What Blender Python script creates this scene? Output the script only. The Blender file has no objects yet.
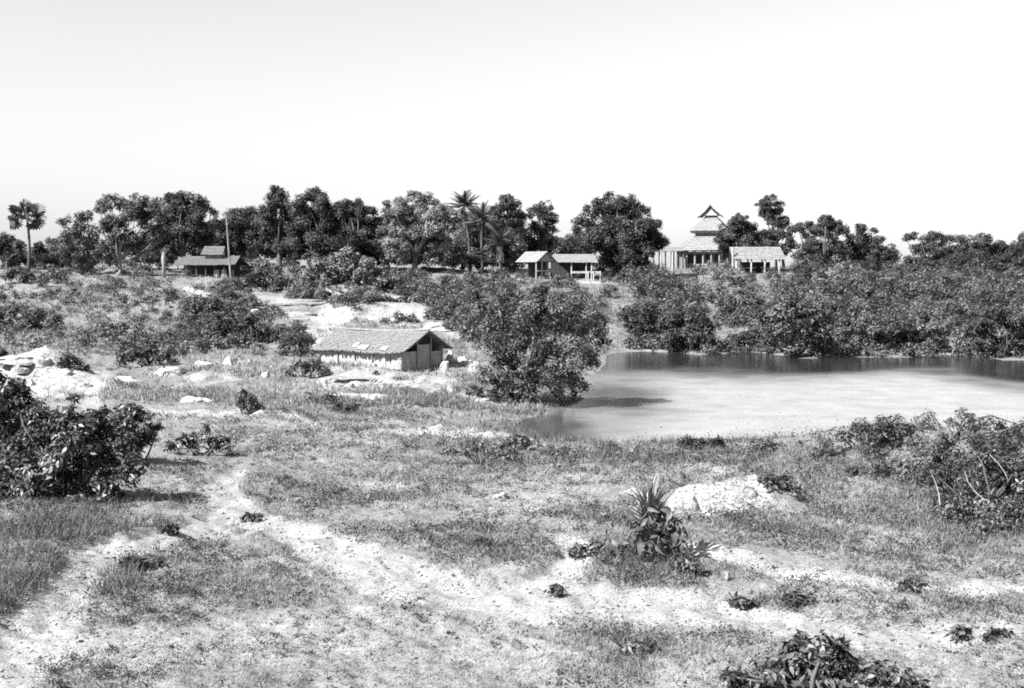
import bpy, bmesh, math, random
import numpy as np
from mathutils import Vector, Matrix

# ------------------------------------------------------------------ camera, world, sun, exposure
SC = bpy.context.scene
COL = SC.collection
F = 1236.0          # focal length in pixels of the 1024 px wide frame
HC = 7.5            # eye height above the water of the tank
PITCH = math.atan((344 - 266) / F)
cam_d = bpy.data.cameras.new('camera')
cam_d.sensor_width = 36.0
cam_d.lens = 36.0 * F / 1024.0
cam_d.clip_start = 0.1
cam_d.clip_end = 20000
cam = bpy.data.objects.new('camera', cam_d)
cam.location = (0, 0, HC)
cam.rotation_euler = (math.pi / 2 - PITCH, 0, 0)
COL.objects.link(cam)
SC.camera = cam

SUN_EL = math.radians(44)
SUN_AZ = math.radians(-123)      # measured from +Y towards +X: left and a little behind the camera
sun_dir = Vector((math.sin(SUN_AZ) * math.cos(SUN_EL), math.cos(SUN_AZ) * math.cos(SUN_EL), math.sin(SUN_EL)))
W = bpy.data.worlds.new('World')
SC.world = W
W.use_nodes = True
wn = W.node_tree.nodes
wl = W.node_tree.links
bg = wn['Background']
sky = wn.new('ShaderNodeTexSky')
sky.sky_type = 'NISHITA'
sky.sun_disc = False
sky.sun_elevation = SUN_EL
sky.sun_rotation = SUN_AZ
sky.air_density = 1.0
sky.dust_density = 0.2
sky.ozone_density = 1.0
sep = wn.new('ShaderNodeSeparateColor')      # a blue-sensitive monochrome plate: the sky's blue as grey
wl.new(sky.outputs['Color'], sep.inputs['Color'])
comb = wn.new('ShaderNodeCombineColor')
for k in ('Red', 'Green', 'Blue'):
    wl.new(sep.outputs['Blue'], comb.inputs[k])
wl.new(comb.outputs['Color'], bg.inputs['Color'])
bg.inputs['Strength'].default_value = 0.05

sun_l = bpy.data.lights.new('sun', 'SUN')
sun_l.energy = 5.0
sun_l.angle = math.radians(0.5)
sun_l.color = (1, 1, 1)
sun_o = bpy.data.objects.new('sun', sun_l)
sun_o.rotation_euler = sun_dir.to_track_quat('Z', 'Y').to_euler()
sun_o.location = (-60, -30, 60)
COL.objects.link(sun_o)

SC.view_settings.view_transform = 'Standard'
SC.view_settings.look = 'None'
SC.view_settings.exposure = 1.68
SC.view_settings.gamma = 1.0
SC.render.engine = 'CYCLES'
SC.cycles.use_denoising = False
SC.cycles.filter_width = 1.8
SC.cycles.max_bounces = 5
SC.cycles.diffuse_bounces = 2
SC.cycles.transparent_max_bounces = 4

rng = np.random.default_rng(7)
random.seed(7)

# ------------------------------------------------------------------ places: picture point + distance -> world point
CP, SP = math.cos(PITCH), math.sin(PITCH)

def at(px, py, d):
    u = (px - 512.0) / F
    v = (344.0 - py) / F
    dy = v * SP + CP
    dz = v * CP - SP
    t = d / dy
    return np.array([u * t, d, HC + dz * t])

def smooth(a, b, x):
    t = np.clip((x - a) / (b - a), 0, 1)
    return t * t * (3 - 2 * t)

def hash2(i, j, s):
    n = (i * 374761393 + j * 668265263 + s * 974711) & 0x7fffffff
    n = ((n ^ (n >> 13)) * 1274126177) & 0x7fffffff
    return ((n ^ (n >> 16)) & 0xffff) / 65535.0

def noise2(x, y, s=0):
    xi = np.floor(x).astype(np.int64); yi = np.floor(y).astype(np.int64)
    fx = x - xi; fy = y - yi
    fx = fx * fx * (3 - 2 * fx); fy = fy * fy * (3 - 2 * fy)
    a = hash2(xi, yi, s); b = hash2(xi + 1, yi, s); c = hash2(xi, yi + 1, s); e = hash2(xi + 1, yi + 1, s)
    return (a * (1 - fx) + b * fx) * (1 - fy) + (c * (1 - fx) + e * fx) * fy

def fbm(x, y, s=0, n=4):
    r = 0; a = 0.5
    for k in range(n):
        r = r + a * noise2(x, y, s + k * 17); x = x * 2.03 + 5.1; y = y * 2.03 + 1.7; a *= 0.5
    return r / (1 - 0.5 ** n)

# ------------------------------------------------------------------ the lie of the land
TC = [-400, 0, 100, 200, 300, 400, 500, 600, 700, 800, 900, 1024, 1424]
TR = [
 (10,  [.9]*13),
 (21,  [.9, .9, .8, .7, .6, .6, .6, .5, .6, .7, .7, .7, .7]),
 (28,  [1., .9, .7, .6, .6, .6, .6, .7, .7, .6, .6, .7, .7]),
 (36,  [1., 1., .9, .7, .6, .6, .5, .7, .8, .7, .7, .8, .9]),
 (45,  [1., .9, .7, .6, .5, .4, .4, .4, .5, .5, .6, .8, .8]),
 (53,  [.9, .8, .7, .6, .5, .4, .3, .2, .2, .3, .5, .4, .3]),
 (62,  [1., .8, .7, .6, .5, .4, .3, .2, .1, .1, .1, .1, .1]),
 (70,  [1.3, 1., .9, .8, .65, .5, .4, .2, .1, .1, .1, .1, .1]),
 (80,  [1.8, 1.5, 1.2, 1.0, .85, .75, .6, .3, .1, .1, .1, .1, .1]),
 (90,  [2.8, 2.4, 2.1, 1.8, 1.7, 1.6, 1.5, .5, .1, .1, .1, .1, .1]),
 (104, [4.0, 3.4, 3.2, 3.0, 3.2, 3.2, 2.8, 1.0, .1, .1, .1, .1, .1]),
 (115, [5.2, 4.6, 4.5, 4.4, 4.5, 4.4, 4.2, 2.6, 1.6, 1.5, 1.5, 1.5, 1.5]),
 (128, [6.3, 6.0, 5.9, 5.8, 5.8, 5.8, 5.7, 4.9, 4.4, 4.0, 3.8, 3.6, 3.6]),
 (142, [7.0, 6.9, 6.9, 6.8, 6.8, 6.8, 6.7, 6.4, 6.5, 6.2, 5.8, 5.5, 5.3]),
 (158, [7.2, 7.2, 7.2, 7.0, 7.0, 7.0, 6.9, 6.9, 7.1, 7.0, 6.5, 6.2, 6.0]),
 (185, [7.0, 7.0, 7.0, 6.9, 6.9, 6.9, 6.9, 6.9, 7.0, 7.0, 6.5, 6.3, 6.0]),
 (250, [5.0]*13), (420, [0.5]*13), (4000, [-1.5]*13)]
NCOL, NROW = 366, 520
PX0, PX1 = -400.0, 1424.0
L0, L1 = math.log(10.0), math.log(4000.0)
_td = np.array([math.log(r[0]) for r in TR]); _tz = np.array([r[1] for r in TR])
_px = np.linspace(PX0, PX1, NCOL); _ld = np.linspace(L0, L1, NROW)
_t1 = np.array([np.interp(_px, TC, row) for row in _tz])
TAB = np.array([np.interp(_ld, _td, _t1[:, k]) for k in range(NCOL)]).T       # rows x cols

def blur(a, r, ax):
    k = np.exp(-0.5 * (np.arange(-3 * r, 3 * r + 1) / r) ** 2); k /= k.sum()
    p = [(0, 0), (0, 0)]; p[ax] = (3 * r, 3 * r)
    b = np.pad(a, p, mode='edge')
    return np.apply_along_axis(lambda m: np.convolve(m, k, mode='valid'), ax, b)
TAB = blur(blur(TAB, 8, 1), 5, 0)

LAKE_PX = [(516, 430), (535, 437), (560, 441), (590, 443), (640, 444), (700, 441), (760, 440), (830, 437), (900, 436),
           (1024, 440), (1300, 450), (1900, 450), (1900, 362), (1300, 361), (1080, 360), (1010, 361), (960, 355), (900, 358),
           (840, 357), (800, 359), (750, 352), (700, 355), (650, 351), (612, 353), (600, 366), (590, 385), (578, 401),
           (560, 409), (540, 416), (522, 424)]
LAKE = []
for px, py in LAKE_PX:
    dd = F * HC / (py - 266.0)
    LAKE.append(((px - 512) / F * dd, dd))
LAKE = np.array(LAKE)

def lake_sd(x, y):
    """signed distance to the lake's edge, negative on the water"""
    best = np.full(x.shape, 1e9); inside = np.zeros(x.shape, bool)
    n = len(LAKE)
    for i in range(n):
        ax, ay = LAKE[i]; bx, by = LAKE[(i + 1) % n]
        ex, ey = bx - ax, by - ay
        t = np.clip(((x - ax) * ex + (y - ay) * ey) / (ex * ex + ey * ey), 0, 1)
        best = np.minimum(best, np.hypot(x - ax - t * ex, y - ay - t * ey))
        c = (ay > y) != (by > y)
        xi = ax + (y - ay) / (ey if abs(ey) > 1e-9 else 1e-9) * ex
        inside ^= c & (x < xi)
    return np.where(inside, -best, best)

_gx = (_px[None, :] - 512) / F * np.exp(_ld)[:, None]
_gy = np.repeat(np.exp(_ld)[:, None], NCOL, 1)
_sd = lake_sd(_gx, _gy)
_sd = _sd + (noise2(_gx / 2.2, _gy / 2.2, 5) - .5) * 1.2
TAB = np.where(_sd < 0, np.maximum(-1.0, _sd * 0.22) - 0.02, np.where(_sd < 5, 0.03 + (np.maximum(TAB, .06) - 0.03) * smooth(0, 5, _sd), TAB))

MOUNDS = []   # x, y, sx, sy, height
def mound(px, py, d, sx, sy, h):
    p = at(px, py, d); MOUNDS.append((p[0], p[1], sx, sy, h))
mound(700, 520, 34.5, .9, .8, .42)
mound(735, 520, 34.8, 1.0, .7, .5)
mound(768, 520, 35.0, .6, .7, .42)
mound(28, 390, 70, 1.3, 1.4, 1.0)
mound(50, 390, 70.5, 1.3, 1.3, 1.1)
mound(85, 392, 69, 1.4, 1.2, .5)
mound(5, 590, 27.5, 1.0, 2.4, .3)
mound(640, 560, 29.5, 1.4, 1.2, .18)
mound(345, 275, 120, 3.5, 4, 1.7)
mound(1000, 480, 42, 3.5, 5, .3)
mound(890, 440, 49, 2.4, 1.5, .5)
mound(450, 555, 31, 1.6, .8, .22)
mound(120, 580, 30, .9, .8, .25)
mound(200, 300, 112, 4, 4, 1.2)
mound(720, 265, 150, 4, 4, .5)
mound(840, 265, 150, 5, 5, 1.2)

def hbase(x, y):
    ye = np.maximum(y, 10.0)
    p = np.clip((512 + F * x / ye - PX0) / (PX1 - PX0) * (NCOL - 1), 0, NCOL - 1.001)
    r = np.clip((np.log(ye) - L0) / (L1 - L0) * (NROW - 1), 0, NROW - 1.001)
    i = r.astype(int); j = p.astype(int); fi = r - i; fj = p - j
    z = (TAB[i, j] * (1 - fj) + TAB[i, j + 1] * fj) * (1 - fi) + (TAB[i + 1, j] * (1 - fj) + TAB[i + 1, j + 1] * fj) * fi
    for mx, my, sx, sy, h in MOUNDS:
        z = z + h * np.exp(-0.5 * (((x - mx) / sx) ** 2 + ((y - my) / sy) ** 2))
    return z

def height(x, y):
    x = np.asarray(x, float); y = np.asarray(y, float)
    z = hbase(x, y)
    dry = smooth(0.05, .35, z)
    far = np.clip(y / 60.0, 0.6, 2.5)
    z = z + dry * ((fbm(x / 5., y / 5., 3, 3) - .5) * .42 * far + (fbm(x / 1.1, y / 1.1, 9, 3) - .5) * .32
                   + (fbm(x / .3, y / .3, 21, 2) - .5) * .13 * (y < 90))
    return z

def ground_px(px, py):
    """where the sight line through a picture point meets the ground (vectorised)"""
    px = np.atleast_1d(np.asarray(px, float)); py = np.atleast_1d(np.asarray(py, float))
    u = (px - 512.0) / F; v = (344.0 - py) / F
    dy = v * SP + CP; dz = v * CP - SP
    out = np.full(px.shape, 175.0); done = np.zeros(px.shape, bool)
    for d in np.exp(np.linspace(math.log(14), math.log(175), 240)):
        t = d / dy
        hit = ~done & (HC + dz * t < hbase(u * t, np.full(px.shape, d)))
        out[hit] = d; done |= hit
        if done.all(): break
    x = u * out / dy
    return x, out, height(x, out)

def gpt(px, py):
    x, y, z = ground_px(px, py)
    return np.array([x[0], y[0], z[0]])

def gz(x, y):
    return float(height(np.array([x]), np.array([y]))[0])

# ------------------------------------------------------------------ materials (all greys: a monochrome plate)
def new_mat(name):
    m = bpy.data.materials.new(name); m.use_nodes = True
    nt = m.node_tree; b = nt.nodes['Principled BSDF']
    return m, nt, b

def g(v): return (v, v, v, 1)

def solid(name, lo, hi, rough=.85, scale=3.0, bump=.3, stretch=(1, 1, 1), detail=6):
    m, nt, b = new_mat(name)
    tc = nt.nodes.new('ShaderNodeTexCoord'); mp = nt.nodes.new('ShaderNodeMapping'); mp.inputs['Scale'].default_value = stretch
    n = nt.nodes.new('ShaderNodeTexNoise'); n.inputs['Scale'].default_value = scale; n.inputs['Detail'].default_value = detail
    n.inputs['Roughness'].default_value = .65
    r = nt.nodes.new('ShaderNodeValToRGB'); r.color_ramp.elements[0].position = .3; r.color_ramp.elements[1].position = .7
    r.color_ramp.elements[0].color = g(lo); r.color_ramp.elements[1].color = g(hi)
    bp = nt.nodes.new('ShaderNodeBump'); bp.inputs['Strength'].default_value = bump; bp.inputs['Distance'].default_value = .08
    L = nt.links
    L.new(tc.outputs['Object'], mp.inputs['Vector']); L.new(mp.outputs['Vector'], n.inputs['Vector'])
    L.new(n.outputs['Fac'], r.inputs['Fac']); L.new(r.outputs['Color'], b.inputs['Base Color'])
    L.new(n.outputs['Fac'], bp.inputs['Height']); L.new(bp.outputs['Normal'], b.inputs['Normal'])
    b.inputs['Roughness'].default_value = rough
    b.inputs['Specular IOR Level'].default_value = .25
    return m

def leafmat(name, lo, hi, rough=.6, trans=.2, spec=.25, per_object=False):
    m, nt, b = new_mat(name); L = nt.links
    mix = nt.nodes.new('ShaderNodeMix'); mix.data_type = 'RGBA'
    mix.inputs['A'].default_value = g(lo); mix.inputs['B'].default_value = g(hi)
    if per_object:
        oi = nt.nodes.new('ShaderNodeObjectInfo'); L.new(oi.outputs['Random'], mix.inputs['Factor'])
    else:
        a = nt.nodes.new('ShaderNodeAttribute'); a.attribute_name = 'tone'; L.new(a.outputs['Fac'], mix.inputs['Factor'])
    L.new(mix.outputs['Result'], b.inputs['Base Color'])
    b.inputs['Roughness'].default_value = rough; b.inputs['Specular IOR Level'].default_value = spec
    tr = nt.nodes.new('ShaderNodeBsdfTranslucent'); L.new(mix.outputs['Result'], tr.inputs['Color'])
    ms = nt.nodes.new('ShaderNodeMixShader'); ms.inputs['Fac'].default_value = trans
    out = nt.nodes['Material Output']
    L.new(b.outputs['BSDF'], ms.inputs[1]); L.new(tr.outputs['BSDF'], ms.inputs[2]); L.new(ms.outputs['Shader'], out.inputs['Surface'])
    return m

M = {
 'leaf_dark': leafmat('dark_leaves', .016, .08),
 'leaf_mid': leafmat('leaves', .016, .175),
 'leaf_pale': leafmat('pale_leaves', .05, .26),
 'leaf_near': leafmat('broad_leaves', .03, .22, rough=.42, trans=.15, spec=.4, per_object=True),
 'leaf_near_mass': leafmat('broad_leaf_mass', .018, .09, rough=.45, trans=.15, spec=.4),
 'frond': leafmat('palm_fronds', .03, .10, rough=.4, trans=.15, per_object=True),
 'dead_frond': leafmat('dry_fronds', .16, .3, rough=.8, trans=.2, per_object=True),
 'blade': leafmat('grass_blades', .05, .32, rough=.7, trans=.25, spec=.2),
 'weed': leafmat('weed_leaves', .012, .085, rough=.5, trans=.2, spec=.3),
 'bark': solid('bark', .035, .11, scale=4, stretch=(1, 1, .3)),
 'bark_pale': solid('pale_bark', .10, .27, scale=4, stretch=(1, 1, .3)),
 'thatch': solid('thatch', .10, .26, scale=2.2, stretch=(5, 5, 1.2), bump=.7),
 'thatch_dark': solid('dark_thatch', .05, .14, scale=2.2, stretch=(5, 5, 1.2), bump=.7),  # darker tone than the other thatch
 'thatch_pale': solid('weathered_thatch', .06, .26, scale=4.5, stretch=(4, 4, 1.2), bump=.6),
 'shingle': solid('weathered_shingles', .09, .25, scale=2.5, stretch=(2, 2, 3), bump=.5),
 'matting': solid('bamboo_matting', .17, .34, scale=2.5, bump=.4),
 'matting_dark': solid('old_matting', .12, .3, scale=4, bump=.4),
 'timber': solid('timber', .14, .32, scale=5, stretch=(1, 1, .2), bump=.3),
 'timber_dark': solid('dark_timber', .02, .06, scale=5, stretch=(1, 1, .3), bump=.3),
 'limewash': solid('limewash', .22, .42, scale=3, bump=.3),
 'stone': solid('pale_stone', .15, .46, scale=3.5, bump=1.0, detail=9),
 'stone_dark': solid('weathered_stone', .08, .3, scale=3.5, bump=.7),
 'clod': solid('earth_clod', .08, .2, scale=3, bump=.6),
 'black_lump': solid('black_lumps', .02, .06, scale=3, bump=.6),
 'dry_stick': solid('dry_sticks', .3, .5, scale=6),
}

# ground: grassy soil, trodden bare soil where 'bare', chalky earth where 'pale'
gm, nt, b = new_mat('dry_ground'); L = nt.links
tc = nt.nodes.new('ShaderNodeTexCoord')
def gnoise(scale, detail=5, rough=.65):
    n = nt.nodes.new('ShaderNodeTexNoise'); n.inputs['Scale'].default_value = scale; n.inputs['Detail'].default_value = detail
    n.inputs['Roughness'].default_value = rough; L.new(tc.outputs['Object'], n.inputs['Vector']); return n
def gramp(fac, p0, c0, p1, c1):
    r = nt.nodes.new('ShaderNodeValToRGB'); e = r.color_ramp.elements
    e[0].position = p0; e[0].color = g(c0); e[1].position = p1; e[1].color = g(c1); L.new(fac, r.inputs['Fac']); return r
def gmix(fac, a, bb, mode='MIX'):
    x = nt.nodes.new('ShaderNodeMix'); x.data_type = 'RGBA'; x.blend_type = mode
    if isinstance(fac, float): x.inputs['Factor'].default_value = fac
    else: L.new(fac, x.inputs['Factor'])
    L.new(a, x.inputs['A']); L.new(bb, x.inputs['B']); return x
n1, n2, n3 = gnoise(.35), gnoise(2.6), gnoise(22, 4, .7)
n5 = gnoise(7, 5, .75)
grassy = gramp(n1.outputs['Fac'], .35, .16, .65, .27)
bare = gramp(n2.outputs['Fac'], .3, .25, .7, .31)
pale = gramp(n5.outputs['Fac'], .36, .2, .62, .45)
ab = nt.nodes.new('ShaderNodeAttribute'); ab.attribute_name = 'bare'
ap = nt.nodes.new('ShaderNodeAttribute'); ap.attribute_name = 'pale'
c1 = gmix(ab.outputs['Fac'], grassy.outputs['Color'], bare.outputs['Color'])
c2 = gmix(ap.outputs['Fac'], c1.outputs['Result'], pale.outputs['Color'])
sp = gramp(n3.outputs['Fac'], .34, .4, .55, 1.0)
sp2a = gramp(n5.outputs['Fac'], .34, .45, .54, 1.0)
sp2b = gramp(n5.outputs['Fac'], .32, .82, .5, 1.0)
sp2 = gmix(ab.outputs['Fac'], sp2a.outputs['Color'], sp2b.outputs['Color'])
c3 = gmix(1.0, c2.outputs['Result'], sp.outputs['Color'], 'MULTIPLY')
c4 = gmix(1.0, c3.outputs['Result'], sp2.outputs['Result'], 'MULTIPLY')
L.new(c4.outputs['Result'], b.inputs['Base Color'])
bp = nt.nodes.new('ShaderNodeBump'); bp.inputs['Strength'].default_value = .6; bp.inputs['Distance'].default_value = .06
add = nt.nodes.new('ShaderNodeMath'); L.new(n2.outputs['Fac'], add.inputs[0]); L.new(n3.outputs['Fac'], add.inputs[1])
L.new(add.outputs[0], bp.inputs['Height']); L.new(bp.outputs['Normal'], b.inputs['Normal'])
b.inputs['Roughness'].default_value = .95; b.inputs['Specular IOR Level'].default_value = .1
M['ground'] = gm

# water: pale with silt and scum; dark bank and tree reflections painted in
wm, nt, b = new_mat('tank_water'); L = nt.links
tc = nt.nodes.new('ShaderNodeTexCoord')
af = nt.nodes.new('ShaderNodeAttribute'); af.attribute_name = 'water_tone'
n1 = gnoise(.5, 4); n2 = gnoise(9, 4, .7)
water_tone = gramp(n1.outputs['Fac'], .3, .22, .7, .31)
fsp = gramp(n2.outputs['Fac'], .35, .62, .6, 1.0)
water_tone2 = gmix(1.0, water_tone.outputs['Color'], fsp.outputs['Color'], 'MULTIPLY')
reflection_dark = nt.nodes.new('ShaderNodeRGB'); reflection_dark.outputs[0].default_value = g(.02)  # near-black base colour that paints the reflections of bank and tree
cw = gmix(af.outputs['Fac'], reflection_dark.outputs[0], water_tone2.outputs['Result'])
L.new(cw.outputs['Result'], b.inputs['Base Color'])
mr = nt.nodes.new('ShaderNodeMapRange'); mr.inputs['To Min'].default_value = .08; mr.inputs['To Max'].default_value = .4
L.new(af.outputs['Fac'], mr.inputs['Value']); L.new(mr.outputs['Result'], b.inputs['Roughness'])
b.inputs['IOR'].default_value = 1.33
ms = nt.nodes.new('ShaderNodeMapRange'); ms.inputs['To Min'].default_value = .5; ms.inputs['To Max'].default_value = .12
L.new(af.outputs['Fac'], ms.inputs['Value']); L.new(ms.outputs['Result'], b.inputs['Specular IOR Level'])
bp = nt.nodes.new('ShaderNodeBump'); bp.inputs['Strength'].default_value = .25; bp.inputs['Distance'].default_value = .05
n4 = gnoise(3.5, 3); L.new(n4.outputs['Fac'], bp.inputs['Height']); L.new(bp.outputs['Normal'], b.inputs['Normal'])
M['water'] = wm

# ------------------------------------------------------------------ mesh helpers
ORG = {}
def tag(o, label=None, cat=None, group=None, kind=None):
    if label: o['label'] = label
    if cat: o['category'] = cat
    if group: o['group'] = group
    if kind: o['kind'] = kind
    return o

def thing(name, label, cat, loc, group=None):
    o = bpy.data.objects.new(name, None); COL.objects.link(o)
    o.empty_display_size = .3
    o.location = Vector([float(c) for c in loc]); ORG[o] = np.array([float(c) for c in loc])
    return tag(o, label, cat, group)

def link_mesh(name, me, mat, parent, smooth_shade=False):
    o = bpy.data.objects.new(name, me); COL.objects.link(o)
    if mat: me.materials.append(mat)
    if parent is not None:
        o.parent = parent; ORG[o] = ORG[parent]
    else:
        ORG[o] = np.zeros(3)
    if smooth_shade:
        me.polygons.foreach_set('use_smooth', np.ones(len(me.polygons), bool))
    return o

class MB:
    def __init__(s): s.v = []; s.f = []
    def face(s, *pts):
        k = len(s.v); s.v += [tuple(map(float, p)) for p in pts]; s.f.append(tuple(range(k, k + len(pts))))
    def hexa(s, a):
        k = len(s.v); s.v += [tuple(map(float, p)) for p in a]
        s.f += [tuple(k + i for i in q) for q in ((3, 2, 1, 0), (4, 5, 6, 7), (0, 1, 5, 4), (1, 2, 6, 5), (2, 3, 7, 6), (3, 0, 4, 7))]
    def box(s, o, ux, uy, x0, x1, y0, y1, z0, z1):
        """box on local axes ux, uy (unit, level) from origin o"""
        o = np.array(o, float); ux = np.array(ux, float); uy = np.array(uy, float); uz = np.array([0, 0, 1.])
        P = lambda x, y, z: o + ux * x + uy * y + uz * z
        s.hexa([P(x0, y0, z0), P(x1, y0, z0), P(x1, y1, z0), P(x0, y1, z0), P(x0, y0, z1), P(x1, y0, z1), P(x1, y1, z1), P(x0, y1, z1)])
    def slab(s, a, b, c, d, t):
        """a sloping slab: quad a b c d (counter-clockwise from above) given thickness t"""
        q = [np.array(p, float) for p in (a, b, c, d)]
        n = np.cross(q[1] - q[0], q[3] - q[0]); n /= np.linalg.norm(n)
        s.hexa([p - n * t for p in q] + q)
    def tube(s, pts, rad, seg=6, cap=True):
        pts = [np.array(p, float) for p in pts]; rings = []
        for i, p in enumerate(pts):
            d = pts[min(i + 1, len(pts) - 1)] - pts[max(i - 1, 0)]; d = d / (np.linalg.norm(d) + 1e-9)
            a = np.cross(d, [0.31, .95, .05]); a /= np.linalg.norm(a) + 1e-9; b2 = np.cross(d, a)
            k = len(s.v)
            for j in range(seg):
                th = 2 * math.pi * j / seg
                s.v.append(tuple(p + (a * math.cos(th) + b2 * math.sin(th)) * rad[i]))
            rings.append(k)
        for r0, r1 in zip(rings, rings[1:]):
            for j in range(seg): s.f.append((r0 + j, r0 + (j + 1) % seg, r1 + (j + 1) % seg, r1 + j))
        if cap:
            s.f.append(tuple(rings[0] + j for j in range(seg))[::-1]); s.f.append(tuple(rings[-1] + j for j in range(seg)))
    def build(s, name, mat, parent=None, smooth_shade=False):
        me = bpy.data.meshes.new(name)
        o0 = ORG[parent] if parent is not None else np.zeros(3)
        me.from_pydata([tuple(np.array(v) - o0) for v in s.v], [], s.f); me.update()
        return link_mesh(name, me, mat, parent, smooth_shade)

def quads_object(name, V, Fc, mat, parent=None, tone=None, k=4):
    """fast mesh from arrays; V (n,3) world points, Fc (m,k) faces"""
    me = bpy.data.meshes.new(name)
    o0 = ORG[parent] if parent is not None else np.zeros(3)
    V = (V - o0).astype(np.float32)
    me.vertices.add(len(V)); me.vertices.foreach_set('co', V.ravel())
    m = len(Fc); me.loops.add(m * k); me.loops.foreach_set('vertex_index', Fc.ravel().astype(np.int32))
    me.polygons.add(m); me.polygons.foreach_set('loop_start', np.arange(0, m * k, k, dtype=np.int32))
    if tone is not None:
        a = me.attributes.new('tone', 'FLOAT', 'POINT'); a.data.foreach_set('value', tone.astype(np.float32))
    me.update(calc_edges=True)
    return link_mesh(name, me, mat, parent)

def unit(a): return a / (np.linalg.norm(a, axis=-1, keepdims=True) + 1e-9)
def rdir(n): return unit(rng.normal(size=(n, 3)))

def leaf_arrays(P, N, S, aspect=.42, droop=.35):
    """one folded leaf (a quad) per point"""
    n = len(P); N = unit(N)
    A = rng.normal(size=(n, 3)); A -= N * (A * N).sum(1, keepdims=True); A = unit(A)
    A = unit(A + np.array([0, 0, -droop]) + N * .25)
    B = unit(np.cross(N, A)); N2 = np.cross(A, B)
    S = S[:, None]; w = S * aspect * rng.uniform(.7, 1.25, (n, 1))
    V = np.empty((n, 4, 3))
    V[:, 0] = P; V[:, 1] = P + A * S * .5 + B * w * .5 + N2 * S * .1
    V[:, 2] = P + A * S - N2 * S * .06; V[:, 3] = P + A * S * .5 - B * w * .5 + N2 * S * .1
    return V.reshape(-1, 3)

def leaves_object(name, P, N, S, tone, mat, parent=None, aspect=.42, droop=.35):
    V = leaf_arrays(P, N, S, aspect, droop)
    Fc = np.arange(len(P) * 4).reshape(-1, 4)
    return quads_object(name, V, Fc, mat, parent, np.repeat(tone, 4))

def clump_leaves(blobs, leaf, cover=1.0, sub=1.0, up=.5, sparse=0.0):
    """leaves gathered into sub-clumps inside the ellipsoids blobs = [(centre, radius, flatten)]"""
    Ps, Ns, Ts, subs = [], [], [], []
    for c, r, fl in blobs:
        c = np.array(c)
        ns = max(3, int(13 * sub * rng.uniform(.8, 1.2)))
        dirs = rdir(ns); dirs[:, 2] += .18; dirs = unit(dirs)
        rad = rng.uniform(.35, 1.0, ns) ** .6
        for k in range(ns):
            if rng.random() < sparse: continue
            sr = r * rng.uniform(.26, .46)
            sc = c + dirs[k] * (r - sr * .6) * rad[k] * np.array([1, 1, fl])
            subs.append(sc)
            nl = int(max(5, cover * 4 * math.pi * sr * sr * .75 / (leaf * leaf * .42)))
            d2 = rdir(nl); q = rng.uniform(.2, 1.08, nl) ** .55
            Ps.append(sc + d2 * (sr * q)[:, None] * np.array([1, 1, .8]))
            Ns.append(d2 * .7 + dirs[k] * .5 + np.array([0, 0, up]) + rng.normal(size=(nl, 3)) * .45)
            Ts.append(np.clip(rng.uniform(-.05, .85) + rng.normal(size=nl) * .22, 0, 1))
    P = np.concatenate(Ps); N = np.concatenate(Ns); T = np.concatenate(Ts)
    S = leaf * np.clip(np.exp(rng.normal(size=len(P)) * .34), .45, 1.7)
    return P, N, S, T, subs

def bent(a, b2, sag=.12, n=4):
    a = np.array(a, float); b2 = np.array(b2, float); L_ = np.linalg.norm(b2 - a)
    off = rng.normal(size=3) * L_ * sag
    return [a + (b2 - a) * t + off * math.sin(math.pi * t) for t in np.linspace(0, 1, n)]

# ------------------------------------------------------------------ plants
def tree(name, label, d, base_px, blobs, leaf=.24, cover=1.15, mat='leaf_dark', bark='bark', sparse=0., trunk_r=None, fork_f=.42, cat='tree', group=None, fl=.9, sub=1.0, parts=False):
    """a tree: trunk with limbs, and a crown of leaf clumps; blobs are (px, py, radius_px) of its boughs"""
    bx = at(base_px, 266, d); base = np.array([bx[0], d, gz(bx[0], d) - .15])
    t = thing(name, label, cat, base, group)
    sc = d / F
    W_ = [(at(px, py, d + rng.uniform(-1, 1) * r * sc * .9), r * sc * 1.28, fl) for px, py, r in blobs]
    P, N, S, T, subs = clump_leaves(W_, leaf, cover, sub, sparse=sparse)
    leaves_object('crown', P, N, S, T, M[mat], t)
    cs = np.array([w[0] for w in W_]); top = cs.mean(0); zlo = cs[:, 2].min()
    H_ = top[2] - base[2]
    tr = trunk_r or max(.10, .032 * (cs[:, 2].max() - base[2]) + .05)
    fork = base + (top - base) * (fork_f + .03); fork[2] = base[2] + max(.5, H_ * fork_f)
    mb = MB(); mb.tube(bent(base, fork, .05), [tr * 1.25, tr, tr * .85, tr * .75], 7)
    limbs = []
    for c, r, _ in W_:
        tgt = MB() if parts else mb
        tgt.tube(bent(fork + rng.normal(size=3) * tr * .3, c, .09, 5), [tr * .62, tr * .5, tr * .36, tr * .26, tr * .12], 5)
        limbs.append(tgt)
    cs_ = cs
    for s_ in subs[::2]:
        k = int(np.argmin(((cs_ - s_) ** 2).sum(1)))
        limbs[k].tube(bent(cs_[k], s_, .1, 3), [tr * .16, tr * .1, tr * .04], 4, False)
    mb.build('trunk', M[bark], t, True)
    if parts:
        for l_ in limbs: l_.build('branch', M[bark], t, True)
    return t

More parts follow.
